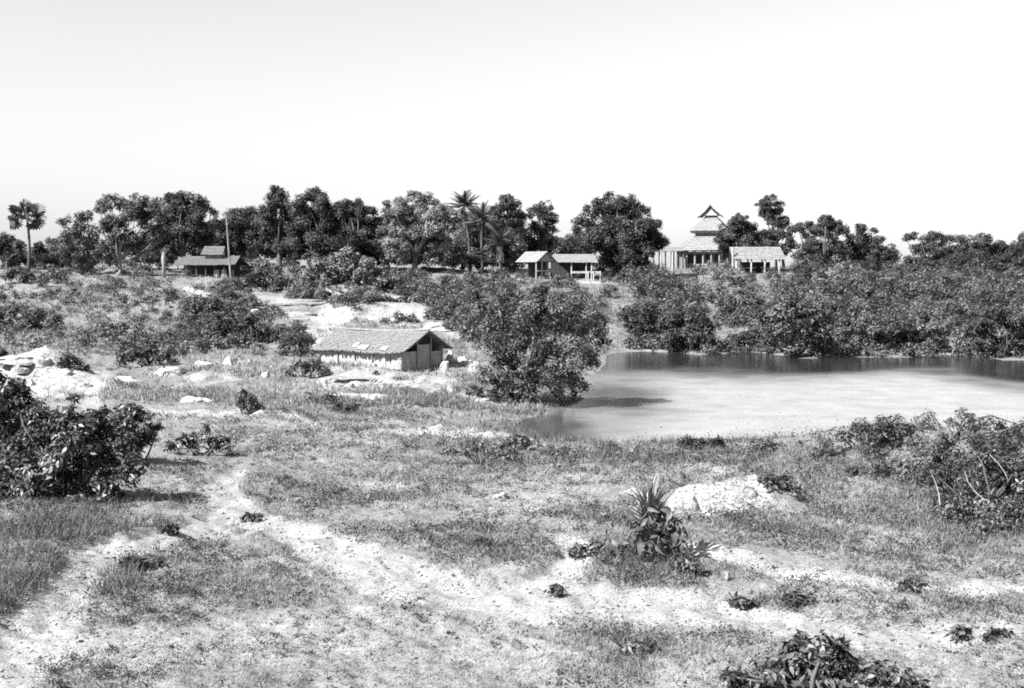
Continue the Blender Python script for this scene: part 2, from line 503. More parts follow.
def bush(name, label, d, base_px, blobs, leaf=.28, cover=1.0, mat='leaf_mid', cat='bush', group=None, aspect=.42, sparse=0., up=.6, stems=True):
    bx = at(base_px, 266, d); base = np.array([bx[0], d, gz(bx[0], d) - .05])
    t = thing(name, label, cat, base, group)
    sc = d / F
    W_ = []
    for px, py, r in blobs:
        c = at(px, py, d + rng.uniform(-.6, .6) * r * sc); rr = r * sc
        c[2] = max(c[2], gz(c[0], c[1]) + rr * .25)
        W_.append((c, rr * 1.15, .85))
    P, N, S, T, subs = clump_leaves(W_, leaf, cover, up=up, sparse=sparse)
    keep = P[:, 2] > hbase(P[:, 0], P[:, 1]) - .02
    leaves_object('foliage', P[keep], N[keep], S[keep], T[keep], M[mat], t, aspect)
    if stems:
        mb = MB()
        for c, r, _ in W_:
            f = base + rng.normal(size=3) * np.array([.15, .15, 0])
            mb.tube(bent(f, c, .1, 4), [.05 + r * .02, .04 + r * .015, .03, .015], 5)
        for s_ in subs[::3]:
            c = min(W_, key=lambda w: ((w[0] - s_) ** 2).sum())[0]
            mb.tube(bent(c, s_, .1, 3), [.02, .015, .006], 4, False)
        mb.build('stem', M['bark'], t, True)
    return t

def leaf_mesh(name, w=.42, fold=.12, curl=.25, n=4):
    """a real leaf: pointed oval blade folded on its midrib and curling to the tip, unit length along +Y"""
    v = []; f = []
    for i in range(n + 1):
        t = i / n; wd = w * .5 * (math.sin(math.pi * (t ** .8)) ** .9 if 0 < t < 1 else .02)
        z = -curl * t * t
        v += [(-wd, t, z + fold * wd * 2), (0, t, z), (wd, t, z + fold * wd * 2)]
    for i in range(n):
        a = i * 3
        f += [(a, a + 1, a + 4, a + 3), (a + 1, a + 2, a + 5, a + 4)]
    me = bpy.data.meshes.new(name); me.from_pydata(v, [], f)
    me.polygons.foreach_set('use_smooth', np.ones(len(f), bool)); me.update()
    return me

def leaf_part(me, parent, P, A, N, S, name='leaf'):
    A = Vector(A).normalized(); N = Vector(N); X = A.cross(N).normalized(); Z = X.cross(A).normalized()
    o = bpy.data.objects.new(name, me); COL.objects.link(o); o.parent = parent
    p = np.array(P) - ORG[parent]
    o.matrix_local = Matrix(((X.x * S, A.x * S, Z.x * S, p[0]), (X.y * S, A.y * S, Z.y * S, p[1]), (X.z * S, A.z * S, Z.z * S, p[2]), (0, 0, 0, 1)))
    return o

LEAVES = [leaf_mesh('leaf_shape', .38, .16, .35), leaf_mesh('leaf_shape', .3, .25, .6), leaf_mesh('leaf_shape', .44, .1, .2)]
for me in LEAVES: me.materials.append(M['leaf_near'])

def broad_bush(name, label, d, base_px, blobs, leaf, n_parts=300, cover=1.0, cat='bush', mat='leaf_near_mass'):
    """a near bush of large leaves: the leaves that show largest are objects of their own, the rest one mass"""
    bx = at(base_px, 266, d); base = np.array([bx[0], d, gz(bx[0], d) - .05])
    t = thing(name, label, cat, base); sc = d / F
    W_ = []
    for px, py, r in blobs:
        c = at(px, py, d + rng.uniform(-.7, .7) * r * sc); rr = r * sc * 1.25
        W_.append((c, rr, .9))
    W_ += [(c_ + unit(rng.normal(size=3) + np.array([0, 0, .5])) * r_ * 1.05, r_ * rng.uniform(.22, .4), .9) for c_, r_, _ in W_ if rng.random() < .8]   # ragged outer shoots
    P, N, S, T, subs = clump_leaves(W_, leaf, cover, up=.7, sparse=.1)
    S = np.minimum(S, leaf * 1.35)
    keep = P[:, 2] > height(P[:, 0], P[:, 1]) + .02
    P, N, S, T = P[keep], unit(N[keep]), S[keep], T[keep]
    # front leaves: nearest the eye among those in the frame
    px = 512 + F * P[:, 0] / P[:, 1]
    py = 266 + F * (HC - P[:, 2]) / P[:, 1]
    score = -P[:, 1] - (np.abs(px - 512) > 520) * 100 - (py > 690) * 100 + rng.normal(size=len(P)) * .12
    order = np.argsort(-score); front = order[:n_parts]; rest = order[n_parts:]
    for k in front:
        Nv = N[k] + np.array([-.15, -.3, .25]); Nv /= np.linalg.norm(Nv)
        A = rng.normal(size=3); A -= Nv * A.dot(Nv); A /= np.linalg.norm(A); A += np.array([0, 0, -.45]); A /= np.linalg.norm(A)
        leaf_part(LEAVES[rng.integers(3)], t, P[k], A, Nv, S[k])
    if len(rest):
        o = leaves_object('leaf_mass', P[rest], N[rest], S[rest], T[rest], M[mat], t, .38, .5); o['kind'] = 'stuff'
    mb = MB()
    for c, r, _ in W_:
        f = base + rng.normal(size=3) * np.array([.2, .2, 0]); mb.tube(bent(f, c, .1, 4), [.04, .035, .025, .012], 5)
    for s_ in subs[::2]:
        c = min(W_, key=lambda w: ((w[0] - s_) ** 2).sum())[0]
        mb.tube(bent(c, s_, .1, 3), [.015, .012, .006], 4, False)
    mb.build('stem', M['bark'], t, True)
    return t

def frond_mesh(name, n=26, L_=1.0, w=.2, arch=.35):
    """a feather palm frond, unit long: rib and two combs of drooping leaflets"""
    v = []; f = []
    def rib(t): return np.array([0, t, arch * (t - 1.35 * t * t)])
    for i in range(n):
        t = .12 + .88 * i / n; p = rib(t); q = rib(min(1, t + .05)); wd = w * (math.sin(math.pi * (t * .8 + .12)) * .9 + .15)
        for s in (-1, 1):
            k = len(v); tip = p + np.array([s * wd, .1, -.55 * wd])
            v += [tuple(p), tuple(q), tuple(tip)]; f.append((k, k + 1, k + 2))
    for i in range(6):
        p = rib(i / 6); q = rib((i + 1) / 6); k = len(v); e = .012
        v += [(p[0] - e, p[1], p[2]), (p[0] + e, p[1], p[2]), (q[0] + e * .7, q[1], q[2]), (q[0] - e * .7, q[1], q[2])]; f.append((k, k + 1, k + 2, k + 3))
    me = bpy.data.meshes.new(name); me.from_pydata(v, [], f); me.update(); return me

def fan_mesh(name, n=15):
    """a fan-palm leaf: stalk and a half-round pleated fan, unit long"""
    v = [(-.015, 0, 0), (.015, 0, 0), (.012, .5, 0), (-.012, .5, 0)]; f = [(0, 1, 2, 3)]
    for i in range(n):
        a0 = math.radians(-125 + 250 * i / n); a1 = math.radians(-125 + 250 * (i + 1) / n); am = (a0 + a1) / 2
        k = len(v); r = .5
        P = lambda a, q, z: (math.sin(a) * q, .5 + math.cos(a) * q, z)
        v += [(0, .48, 0), P(a0, r * .8, -.04), P(am, r * rng.uniform(.9, 1.05), -.10), P(a1, r * .8, .03)]
        f.append((k, k + 1, k + 2, k + 3))
    me = bpy.data.meshes.new(name); me.from_pydata(v, [], f); me.update(); return me

FRONDS = [frond_mesh('frond_shape', 26, 1, .24, .4), frond_mesh('frond_shape', 26, 1, .26, .7), frond_mesh('frond_shape', 24, 1, .2, .2)]
for me in FRONDS: me.materials.append(M['frond'])
DEAD = [frond_mesh('dry_frond_shape', 18, 1, .12, .3)]
for me in DEAD: me.materials.append(M['dead_frond'])
FANS = [fan_mesh('fan_shape'), fan_mesh('fan_shape', 13)]
for me in FANS: me.materials.append(M['frond'])

def palm(name, label, d, base_px, crown, frond_px, n=16, dead=0, fan=False, trunk_r=.16, cat='palm'):
    bx = at(base_px, 266, d); base = np.array([bx[0], d, gz(bx[0], d) - .1])
    t = thing(name, label, cat, base)
    c = at(crown[0], crown[1], d); Lf = frond_px * d / F
    mb = MB(); mb.tube(bent(base, c, .03, 7), [trunk_r * (1.5 - .08 * i if i == 0 else 1.1 - .06 * i) for i in range(7)], 7)
    mb.build('trunk', M['bark'], t, True)
    for k in range(n):
        az = 2.399 * k + rng.uniform(-.2, .2); el = rng.uniform(-.5, 1.15) if fan else math.radians(75 - 95 * k / n) + rng.uniform(-.12, .12)
        A = np.array([math.cos(az) * math.cos(el), math.sin(az) * math.cos(el), math.sin(el)])
        N = np.array([0, 0, 1.]) - A * A[2]
        if np.linalg.norm(N) < .1: N = np.array([math.cos(az), math.sin(az), 0]) * -1
        if fan: N = N + rng.normal(size=3) * .6 + np.array([0, -.6, 0])
        leaf_part((FANS if fan else FRONDS)[k % (2 if fan else 3)], t, c + A * .1, A, N, Lf * rng.uniform(.85, 1.1), 'frond')
    for k in range(dead):
        az = 2.399 * k; A = np.array([math.cos(az) * .35, math.sin(az) * .35, -1.])
        leaf_part(DEAD[0], t, c + np.array([0, 0, -.2]), A, np.array([math.cos(az), math.sin(az), .2]), Lf * rng.uniform(.8, 1.0), 'dry_frond')
    return t

# ------------------------------------------------------------------ the ground sheet
cols = np.concatenate([-np.geomspace(24000, 900, 14), np.linspace(-800, -140, 45), np.linspace(-130, 1154, 430), np.linspace(1165, 1850, 45), np.geomspace(1950, 25000, 14)])
rows = np.concatenate([np.linspace(-250, 8, 14), np.linspace(10, 18.5, 10), np.exp(np.linspace(math.log(19), math.log(60), 330)), np.exp(np.linspace(math.log(60.4), math.log(200), 170)), np.geomspace(206, 9000, 26)])
GX = (cols[None, :] - 512) / F * np.maximum(rows, 10.)[:, None]
GY = np.repeat(rows[:, None], len(cols), 1)
GZ = height(GX.ravel(), GY.ravel()).reshape(GX.shape)

# bare trodden ground: footpaths and worn patches, as world lines
def poly_dist(x, y, pts, widths):
    best = np.full(x.shape, 1e9)
    for (a, b2, w0, w1) in zip(pts[:-1], pts[1:], widths[:-1], widths[1:]):
        e = b2 - a; t = np.clip(((x - a[0]) * e[0] + (y - a[1]) * e[1]) / (e @ e), 0, 1)
        best = np.minimum(best, np.hypot(x - a[0] - t * e[0], y - a[1] - t * e[1]) / (w0 + (w1 - w0) * t))
    return best
PATHS = [  # picture polylines (px, py, half width in metres)
 [(-60, 700, .8), (25, 650, .75), (60, 600, .5), (95, 560, .42), (140, 545, .4), (190, 535, .55), (235, 515, .6), (215, 488, .5), (235, 470, .3)],
 [(-40, 556, .2), (60, 548, .2), (110, 543, .3)],
 [(240, 520, .6), (310, 540, .6), (350, 560, .8), (420, 592, 1.1), (500, 604, 1.1), (590, 603, .9), (700, 612, .8), (800, 622, .7), (860, 640, .8), (960, 632, .6), (1100, 628, .6)],
 [(540, 590, .5), (585, 555, .35), (560, 540, .25)],
 [(690, 548, .3), (730, 560, .3), (790, 578, .35), (850, 582, .4), (930, 590, .35), (1100, 583, .4)],
 [(60, 650, .9), (200, 650, 1.5), (330, 630, 1.5), (450, 630, 1.4), (520, 660, 1.)],
 [(150, 412, .5), (220, 417, .9), (270, 412, .6), (330, 432, .3), (420, 436, .5), (520, 437, .5)],
 [(120, 395, .4), (200, 385, .3), (300, 374, .3), (380, 380, .8), (450, 395, .7), (500, 405, .4)],
 [(290, 322, .8), (340, 318, 1.0), (400, 316, .5), (440, 330, .5), (470, 340, .4)],
 [(265, 298, 1.2), (330, 294, 1.2), (400, 293, 1.0)],
 [(100, 372, .6), (90, 410, .4), (110, 430, .3)],
 [(560, 282, 1.5), (640, 283, 1.5), (680, 278, 1.2)], [(600, 320, 1.), (615, 345, 1.2), (660, 350, .5)],
]
PW = []
for pl in PATHS:
    q = np.array(pl, float); x, y, z = ground_px(q[:, 0], q[:, 1]); PW.append((np.stack([x, y], 1), q[:, 2] * (1.35 if len(PW) < 5 else 1.1)))
PALE = [(50, 392, 60, 10), (330, 295, 50, 2.5), (1010, 464, 14, 8), (60, 378, 40, 12), (20, 375, 30, 10), (110, 378, 20, 4), (712, 497, 46, 10), (757, 494, 18, 8), (335, 316, 24, 10), (400, 314, 40, 6),
        (640, 496, 20, 5), (440, 432, 40, 4), (480, 434, 40, 5), (240, 415, 40, 6), (585, 553, 25, 9), (700, 552, 30, 6), (800, 577, 40, 5), (360, 380, 50, 10), (540, 432, 15, 8),
        (430, 385, 30, 8), (205, 380, 30, 3)]
PALEW = []
for px, py, rx, ry in PALE:
    c = gpt(px, py); k = c[1] / F
    PALEW.append((c[0], c[1], rx * k, max(.5, ry * k * c[1] / 7.2)))

def bare_at(x, y):
    wob = (fbm(x / .9, y / .9, 31, 3) - .5) * 1.0
    r = np.zeros(x.shape)
    for i_, (pts, w) in enumerate(PW):
        r = np.maximum(r, (.6 if i_ == 5 else 1.) * (1 - smooth(.6, 1.25, poly_dist(x, y, pts, w) + wob * (.5 if i_ < 5 else 1))))
    worn = smooth(.5, .72, fbm(x / 4.5, y / 4.5, 44, 4)) * .25 * (y < 62)
    return np.clip(np.maximum(r, worn), 0, 1)

def pale_at(x, y):
    r = np.zeros(x.shape); wob = (fbm(x / .8, y / .8, 61, 3) - .5) * .9
    for cx, cy, rx, ry in PALEW:
        r = np.maximum(r, 1 - smooth(.6, 1.1, np.hypot((x - cx) / rx, (y - cy) / ry) + wob))
    return r

GZ = GZ + pale_at(GX.ravel(), GY.ravel()).reshape(GX.shape) * (fbm(GX / .9, GY / .9, 15, 4) - .5) * .5 * np.clip(GY / 40, .5, 1.2)
def footpath(x, y):
    r = np.zeros(x.shape)
    for pts, w in PW[:5]: r = np.maximum(r, 1 - smooth(.6, 1.2, poly_dist(x, y, pts, w) + (fbm(x / .6, y / .6, 33, 3) - .5) * .6))
    return r
GZ = GZ - .13 * footpath(GX.ravel(), GY.ravel()).reshape(GX.shape)
nr, nc = GX.shape
V = np.stack([GX.ravel(), GY.ravel(), GZ.ravel()], 1)
idx = np.arange(nr * nc).reshape(nr, nc)
Fc = np.stack([idx[:-1, :-1], idx[:-1, 1:], idx[1:, 1:], idx[1:, :-1]], -1).reshape(-1, 4)
ground = quads_object('ground', V, Fc, M['ground']); ground['kind'] = 'structure'
me = ground.data
me.polygons.foreach_set('use_smooth', np.ones(len(me.polygons), bool))
for nm, arr in (('bare', bare_at(V[:, 0], V[:, 1])), ('pale', pale_at(V[:, 0], V[:, 1]))):
    a = me.attributes.new(nm, 'FLOAT', 'POINT'); a.data.foreach_set('value', arr.astype(np.float32))

# the tank's water sheet
wx = np.linspace(-8, 190, 230); wy = np.linspace(44, 118, 150)
X, Y = np.meshgrid(wx, wy); sdw = lake_sd(X.ravel(), Y.ravel())
pxw = 512 + F * X.ravel() / Y.ravel(); pyw = 266 + F * HC / Y.ravel()
farline = np.interp(pxw, [580, 640, 700, 800, 900, 960, 1024, 1150], [90, 87, 86, 86, 88, 86, 79, 77])   # near limit of the far bank's reflection painted into the water colour
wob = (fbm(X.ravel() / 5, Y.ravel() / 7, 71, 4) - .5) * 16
water_tone = 1 - smooth(-10, 6, Y.ravel() + wob - farline)
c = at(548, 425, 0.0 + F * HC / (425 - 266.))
hole = np.exp(-.5 * (((X.ravel() - c[0]) / 1.5) ** 2 + ((Y.ravel() - c[1]) / 4.5) ** 2))  # dark reflection of the shore tree, painted into the water colour
water_tone = water_tone * (1 - .75 * smooth(.25, .8, hole + (fbm(X.ravel() / 1.2, Y.ravel() / 2.5, 77, 3) - .5) * .7))
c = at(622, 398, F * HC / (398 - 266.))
reflection_patch = np.exp(-.5 * (((X.ravel() - c[0]) / 2.6) ** 2 + ((Y.ravel() - c[1]) / 6.5) ** 2))  # dark reflection painted over the strip where the tree's shadow falls
water_tone = water_tone * (1 - .6 * smooth(.2, .9, reflection_patch + (fbm(X.ravel() / 1.6, Y.ravel() / 2.2, 78, 4) - .5) * .9))
water_tone = water_tone * (.62 + .38 * smooth(590, 720, pxw + wob * 5))  # water colour dimmed toward the shore tree, so its shadow shows less
idx = np.arange(X.size).reshape(X.shape)
Fw = np.stack([idx[:-1, :-1], idx[:-1, 1:], idx[1:, 1:], idx[1:, :-1]], -1).reshape(-1, 4)
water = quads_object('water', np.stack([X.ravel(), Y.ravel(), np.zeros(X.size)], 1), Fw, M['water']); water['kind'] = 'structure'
a = water.data.attributes.new('water_tone', 'FLOAT', 'POINT'); a.data.foreach_set('value', water_tone.astype(np.float32))


# ------------------------------------------------------------------ buildings
def frame(px, d, rot):
    """origin on the ground and level axes of a building; rot turns it about the vertical"""
    p = at(px, 266, d); o = np.array([p[0], d, gz(p[0], d)])
    c, s = math.cos(math.radians(rot)), math.sin(math.radians(rot))
    return o, np.array([c, s, 0.]), np.array([-s, c, 0.])

def courses(mb, e0, e1, r1, r0, n, m, t=.06, jit=.05, lift=.04, sag=0.):
    """a roof slope from eave e0-e1 to ridge r0-r1 laid in n lapping courses of m uneven bundles"""
    e0, e1, r0, r1 = (np.array(p, float) for p in (e0, e1, r0, r1))
    nrm = np.cross(e1 - e0, r0 - e0); nrm /= np.linalg.norm(nrm)
    if nrm[2] < 0: nrm = -nrm
    P = lambda u, v: (e0 + (e1 - e0) * u) * (1 - v) + (r0 + (r1 - r0) * u) * v - np.array([0, 0, sag * (math.sin(math.pi * u) + .45 * math.sin(7.3 * u + 2 * v)) * (.6 + .4 * v)])
    for i in range(n):
        v0, v1 = i / n, min(1.0, (i + 1.35) / n)
        for j in range(m):
            u0, u1 = j / m, (j + 1) / m
            q = v0 - rng.uniform(0, jit); h = rng.uniform(.5, 1.4)
            a, b2, c, d = P(u0, q) + nrm * lift * h, P(u1, q - rng.uniform(-.3, .3) * jit) + nrm * lift * h, P(u1, v1), P(u0, v1)
            if np.cross(b2 - a, d - a)[2] < 0: a, b2, c, d = b2, a, d, c
            mb.slab(a, b2, c, d, t)

def post(parent, p, z0, z1, r, mat='timber', name='post', lean=.0):
    mb = MB(); q = np.array([p[0] + rng.normal() * lean, p[1], z1])
    mb.tube([(p[0], p[1], z0), q], [r, r * .85], 6); return mb.build(name, M[mat], parent)

# --- the matting hut by the tank
o, ux, uy = frame(402, 79, 0)
o = np.array([(402 - 512) / F * 79, 79., .72])
ca, sa = math.cos(math.radians(35)), math.sin(math.radians(35))
ux = np.array([-ca, sa, 0]); uy = np.array([sa, ca, 0]); LX, LY = 7.2, 4.1
hut = thing('hut', 'low matting hut with sagging thatched roof standing beside the tank', 'hut', o)
Pt = lambda x, y, z: o + ux * x + uy * y + np.array([0, 0, z])
EZ, RZ = 1.5, 2.62
edges = [0, 1.0, 2.5, 4.0, 5.6, LX]
for i in range(5):
    x0, x1 = edges[i] + .05, edges[i + 1] - .05
    mb = MB(); dz = rng.uniform(-.06, .06)
    for k in range(4):      # each panel is lapped mats, a little out of plane
        xa = x0 + (x1 - x0) * k / 4; xb = x0 + (x1 - x0) * (k + 1) / 4; off = rng.uniform(-.03, .03)
        mb.box(o, ux, uy, xa + .004, xb - .004, off, off + .04, -.5, EZ - .1 + dz + rng.uniform(-.05, .02))
    mb.build('wall_panel', M['matting'], hut)
for x in (edges[0], edges[2], edges[4], edges[5]):
    post(hut, Pt(x, -.07, 0), o[2] - .6, o[2] + EZ + .05, .055, 'timber', lean=.03)
yed = [0, 1.5, 2.9, LY]
for i in range(3):
    mb = MB()
    hgt = [EZ - .25, EZ + .15, EZ - .35][i]
    mb.box(o, ux, uy, .02, .07, yed[i] + .06, yed[i + 1] - .06, -.5, hgt); mb.build('wall_panel', M['matting'], hut)
for y in yed[1:]:
    post(hut, Pt(-.03, y, 0), o[2] - .5, o[2] + (RZ - .3 if abs(y - LY / 2) < .9 else EZ), .055)
mb = MB()
a, b2, c = Pt(.3, .1, EZ - .1), Pt(.3, LY - .1, EZ - .1), Pt(.3, LY / 2, RZ - .12)
a2, b3, c2 = (p + ux * .05 for p in (a, b2, c))
mb.face(a, b2, c); mb.face(c2, b3, a2); mb.face(a, a2, b3, b2); mb.face(b2, b3, c2, c); mb.face(c, c2, a2, a)
mb.build('gable', M['timber_dark'], hut)
mb = MB(); mb.box(o, ux, uy, .0, LX, LY - .05, LY, -.4, EZ); mb.box(o, ux, uy, LX - .05, LX, .05, LY - .06, -.4, EZ); mb.build('wall', M['matting_dark'], hut)
mb = MB(); courses(mb, Pt(-.45, -.32, EZ - .16), Pt(LX + .5, -.3, EZ - .26), Pt(LX + .35, LY / 2, RZ - .1), Pt(-.55, LY / 2, RZ), 13, 60, .07, .07, .05, .14)
mb.build('roof_slope', M['thatch_pale'], hut)
mb = MB(); courses(mb, Pt(LX + .4, LY + .5, EZ - .25), Pt(-.5, LY + .5, EZ - .2), Pt(-.55, LY / 2 + .01, RZ), Pt(LX + .35, LY / 2 + .01, RZ - .12), 6, 22, .07, .04, .05)
mb.build('roof_slope', M['thatch'], hut)
mb = MB(); mb.tube([Pt(-.6, LY / 2, RZ + .03), Pt(LX * .25, LY / 2, RZ - .1), Pt(LX / 2, LY / 2, RZ - .16), Pt(LX * .75, LY / 2, RZ - .14), Pt(LX + .4, LY / 2, RZ - .1)], [.07, .08, .08, .07, .06], 6); mb.build('ridge_pole', M['thatch'], hut)
for (x, v, w, h) in ((2.9, .03, .9, .2), (3.9, .12, .5, .2), (1.2, .05, .6, .16)):   # pale mats mending the thatch
    mb = MB(); f2 = lambda xx, vv: Pt(xx, -.32 + (LY / 2 + .32) * vv, EZ - .2 + (RZ - EZ + .18) * vv + .03)
    mb.slab(f2(x + w, v), f2(x, v - .02), f2(x + .05, v + h), f2(x + w, v + h - .03), .02); mb.build('roof_patch', M['matting'], hut)
for (x0, x1) in ((.0, .9), (2.2, 4.0)):
    mb = MB(); mb.box(o, ux, uy, x0, x1, -.16, -.12, .15, .5); mb.build('plank', M['timber'], hut)

# --- the long open house under the trees on the left ridge
o, ux, uy = frame(206, 134, -4); k = 134 / F
zz = lambda py: HC + (266 - py) * k
lh = thing('longhouse', 'dark open-sided longhouse with two-tier roof below the left-hand trees', 'house', o)
Pl = lambda x, y, z: np.array([o[0], o[1], 0]) + ux * x + uy * y + np.array([0, 0, z])
mb = MB(); courses(mb, Pl(-3.4, -.6, zz(265)), Pl(3.4, -.6, zz(264.5)), Pl(3.2, 2.0, zz(256)), Pl(-3.2, 2.0, zz(256)), 5, 18, .06); mb.build('roof_slope', M['thatch_dark'], lh)
mb = MB(); courses(mb, Pl(3.4, 4.6, zz(265)), Pl(-3.4, 4.6, zz(265)), Pl(-3.2, 2.0, zz(256)), Pl(3.2, 2.0, zz(256)), 4, 14, .06); mb.build('roof_slope', M['thatch_dark'], lh)
mb = MB(); courses(mb, Pl(-.9, .9, zz(254.5)), Pl(1.6, .9, zz(254.5)), Pl(1.5, 2.1, zz(246)), Pl(-.8, 2.1, zz(246)), 4, 8, .05); courses(mb, Pl(1.6, 3.3, zz(254.5)), Pl(-.9, 3.3, zz(254.5)), Pl(-.8, 2.1, zz(246)), Pl(1.5, 2.1, zz(246)), 3, 7, .05); mb.build('upper_roof', M['thatch_dark'], lh)
mb = MB(); mb.box([o[0], o[1], 0], ux, uy, -.6, 1.3, 1.4, 2.8, zz(258), zz(251)); mb.build('upper_wall', M['matting_dark'], lh)
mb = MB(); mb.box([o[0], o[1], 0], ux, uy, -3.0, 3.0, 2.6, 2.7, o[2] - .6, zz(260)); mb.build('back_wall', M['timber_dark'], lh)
for x in np.linspace(-3.0, 3.1, 7):
    post(lh, Pl(x, -.3, 0), o[2] - .7, zz(264), .07, 'bark')
for x in (.9, 1.7):
    mb = MB(); mb.box([o[0], o[1], 0], ux, uy, x, x + .55, -.1, -.05, o[2] - .2, o[2] + .75); mb.build('railing_panel', M['matting'], lh)

mb = MB(); pb = at(231, 280, 131); pt_ = at(226, 214, 131); pb[2] = gz(pb[0], pb[1]) - .3
mb.tube(bent(pb, pt_, .01, 5), [.11, .1, .09, .08, .06], 7); pole = mb.build('pole', M['bark_pale']); tag(pole, 'tall slender leaning pole standing before the longhouse', 'pole')
mb = MB(); pb = at(164, 279, 134); z0 = gz(pb[0], pb[1])
mb.tube([(pb[0], pb[1], z0 - .2), (pb[0], pb[1], z0 + 1.3), (pb[0], pb[1], z0 + 1.5), (pb[0], pb[1], z0 + 2.1), (pb[0], pb[1], z0 + 2.5), (pb[0], pb[1], z0 + 2.9)], [.16, .15, .2, .27, .2, .05], 9)
tag(mb.build('shrine_post', M['stone_dark'], None, True), 'pale stone post with bulbous head at the left end of the longhouse', 'post')

# --- small whitewashed shrine right of the longhouse
o, ux, uy = frame(252, 152, 25); k = 152 / F
sh = thing('shrine', 'small pale shrine with spreading roof and white block top', 'shrine', o)
def hip(mb, o, ux, uy, w0, w1, z0, z1, n, m=6, t=.06):
    c = np.array([o[0], o[1], 0])
    Q = lambda w, sx, sy, z: c + ux * w * sx + uy * w * sy + np.array([0, 0, z])
    for (s0, s1) in (((-1, -1), (1, -1)), ((1, -1), (1, 1)), ((1, 1), (-1, 1)), ((-1, 1), (-1, -1))):
        courses(mb, Q(w0, *s0, z0), Q(w0, *s1, z0), Q(w1, *s1, z1), Q(w1, *s0, z1), n, m, t, .03)
mb = MB(); hip(mb, o, ux, uy, 1.7, .75, zz(266), zz(256), 4); mb.build('roof', M['shingle'], sh)
mb = MB(); mb.box([o[0], o[1], 0], ux, uy, -1.1, 1.1, -1.1, 1.1, o[2] - .5, zz(264)); mb.build('wall', M['matting_dark'], sh)
mb = MB(); c0 = np.array([o[0], o[1], 0]) ; mb.box(c0, ux, uy, -.55, .55, -.55, .55, zz(257), zz(247)); mb.build('block', M['limewash'], sh)
mb = MB(); hip(mb, o, ux, uy, .85, .1, zz(248.5), zz(243), 3, 3, .05); mb.build('cap', M['limewash'], sh)

# --- veranda house between the palms and the great round tree
k = 137 / F
o, ux, uy = frame(541, 137, 32)
vh = thing('house', 'small gabled house on posts between the palms and the great round tree', 'house', o)
Pv = lambda x, y, z: np.array([o[0], o[1], 0]) + ux * x + uy * y + np.array([0, 0, z])
mb = MB()
courses(mb, Pv(-1.35, 3.2, zz(262)), Pv(-1.35, -1.2, zz(262)), Pv(0.0, -1.3, zz(251.5)), Pv(0.0, 3.2, zz(251.5)), 5, 10, .06); mb.build('roof_slope', M['thatch'], vh)
mb = MB()
courses(mb, Pv(1.35, -1.2, zz(262)), Pv(1.35, 3.2, zz(262)), Pv(0.0, 3.2, zz(251.5)), Pv(0.0, -1.3, zz(251.5)), 5, 10, .06); mb.build('roof_slope', M['thatch'], vh)
mb = MB(); mb.face(Pv(-1.2, -.9, zz(261.5)), Pv(1.2, -.9, zz(261.5)), Pv(0, -.9, zz(252.5))); mb.face(Pv(0, -.84, zz(252.5)), Pv(1.2, -.84, zz(261.5)), Pv(-1.2, -.84, zz(261.5))); mb.build('gable', M['timber'], vh)
mb = MB(); mb.box([o[0], o[1], 0], ux, uy, -1.1, 1.1, .9, 1.0, o[2] - .4, zz(261)); mb.build('back_wall', M['timber_dark'], vh)
mb = MB(); mb.box([o[0], o[1], 0], ux, uy, -1.1, 1.1, -.95, -.87, zz(271.5), zz(270)); mb.build('floor_beam', M['timber'], vh)
for x in (-1.15, -.4, .4, 1.15):
    post(vh, Pv(x, -.8, 0), o[2] - .5, zz(262), .1)
o, ux, uy = frame(574, 138, 4)
vr = thing('veranda', 'long low roofed veranda with white railing beside the great round tree', 'veranda', o)
Pv = lambda x, y, z: np.array([o[0], o[1], 0]) + ux * x + uy * y + np.array([0, 0, z])
mb = MB(); courses(mb, Pv(-2.7, -.8, zz(262)), Pv(2.6, -.8, zz(262.5)), Pv(2.4, 1.3, zz(254)), Pv(-2.2, 1.3, zz(254)), 5, 14, .06); mb.build('roof_slope', M['thatch'], vr)
mb = MB(); courses(mb, Pv(2.6, 3.4, zz(262)), Pv(-2.7, 3.4, zz(262)), Pv(-2.2, 1.3, zz(254)), Pv(2.4, 1.3, zz(254)), 4, 10, .06); mb.build('roof_slope', M['thatch'], vr)
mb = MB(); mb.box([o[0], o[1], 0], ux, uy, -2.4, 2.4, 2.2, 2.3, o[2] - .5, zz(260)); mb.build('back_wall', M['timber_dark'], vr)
for x in (-2.4, -.35, 1.3, 1.9): post(vr, Pv(x, -.6, 0), o[2] - .6, zz(262), .09, 'limewash')
mb = MB(); mb.box([o[0], o[1], 0], ux, uy, -.4, 2.75, -1.5, -1.38, zz(273.2), zz(271.2)); mb.build('rail', M['limewash'], vr)
for x in (1.4, 2.0, 2.75): post(vr, Pv(x, -1.55, 0), o[2] - .7, zz(271), .09, 'limewash', 'rail_post')

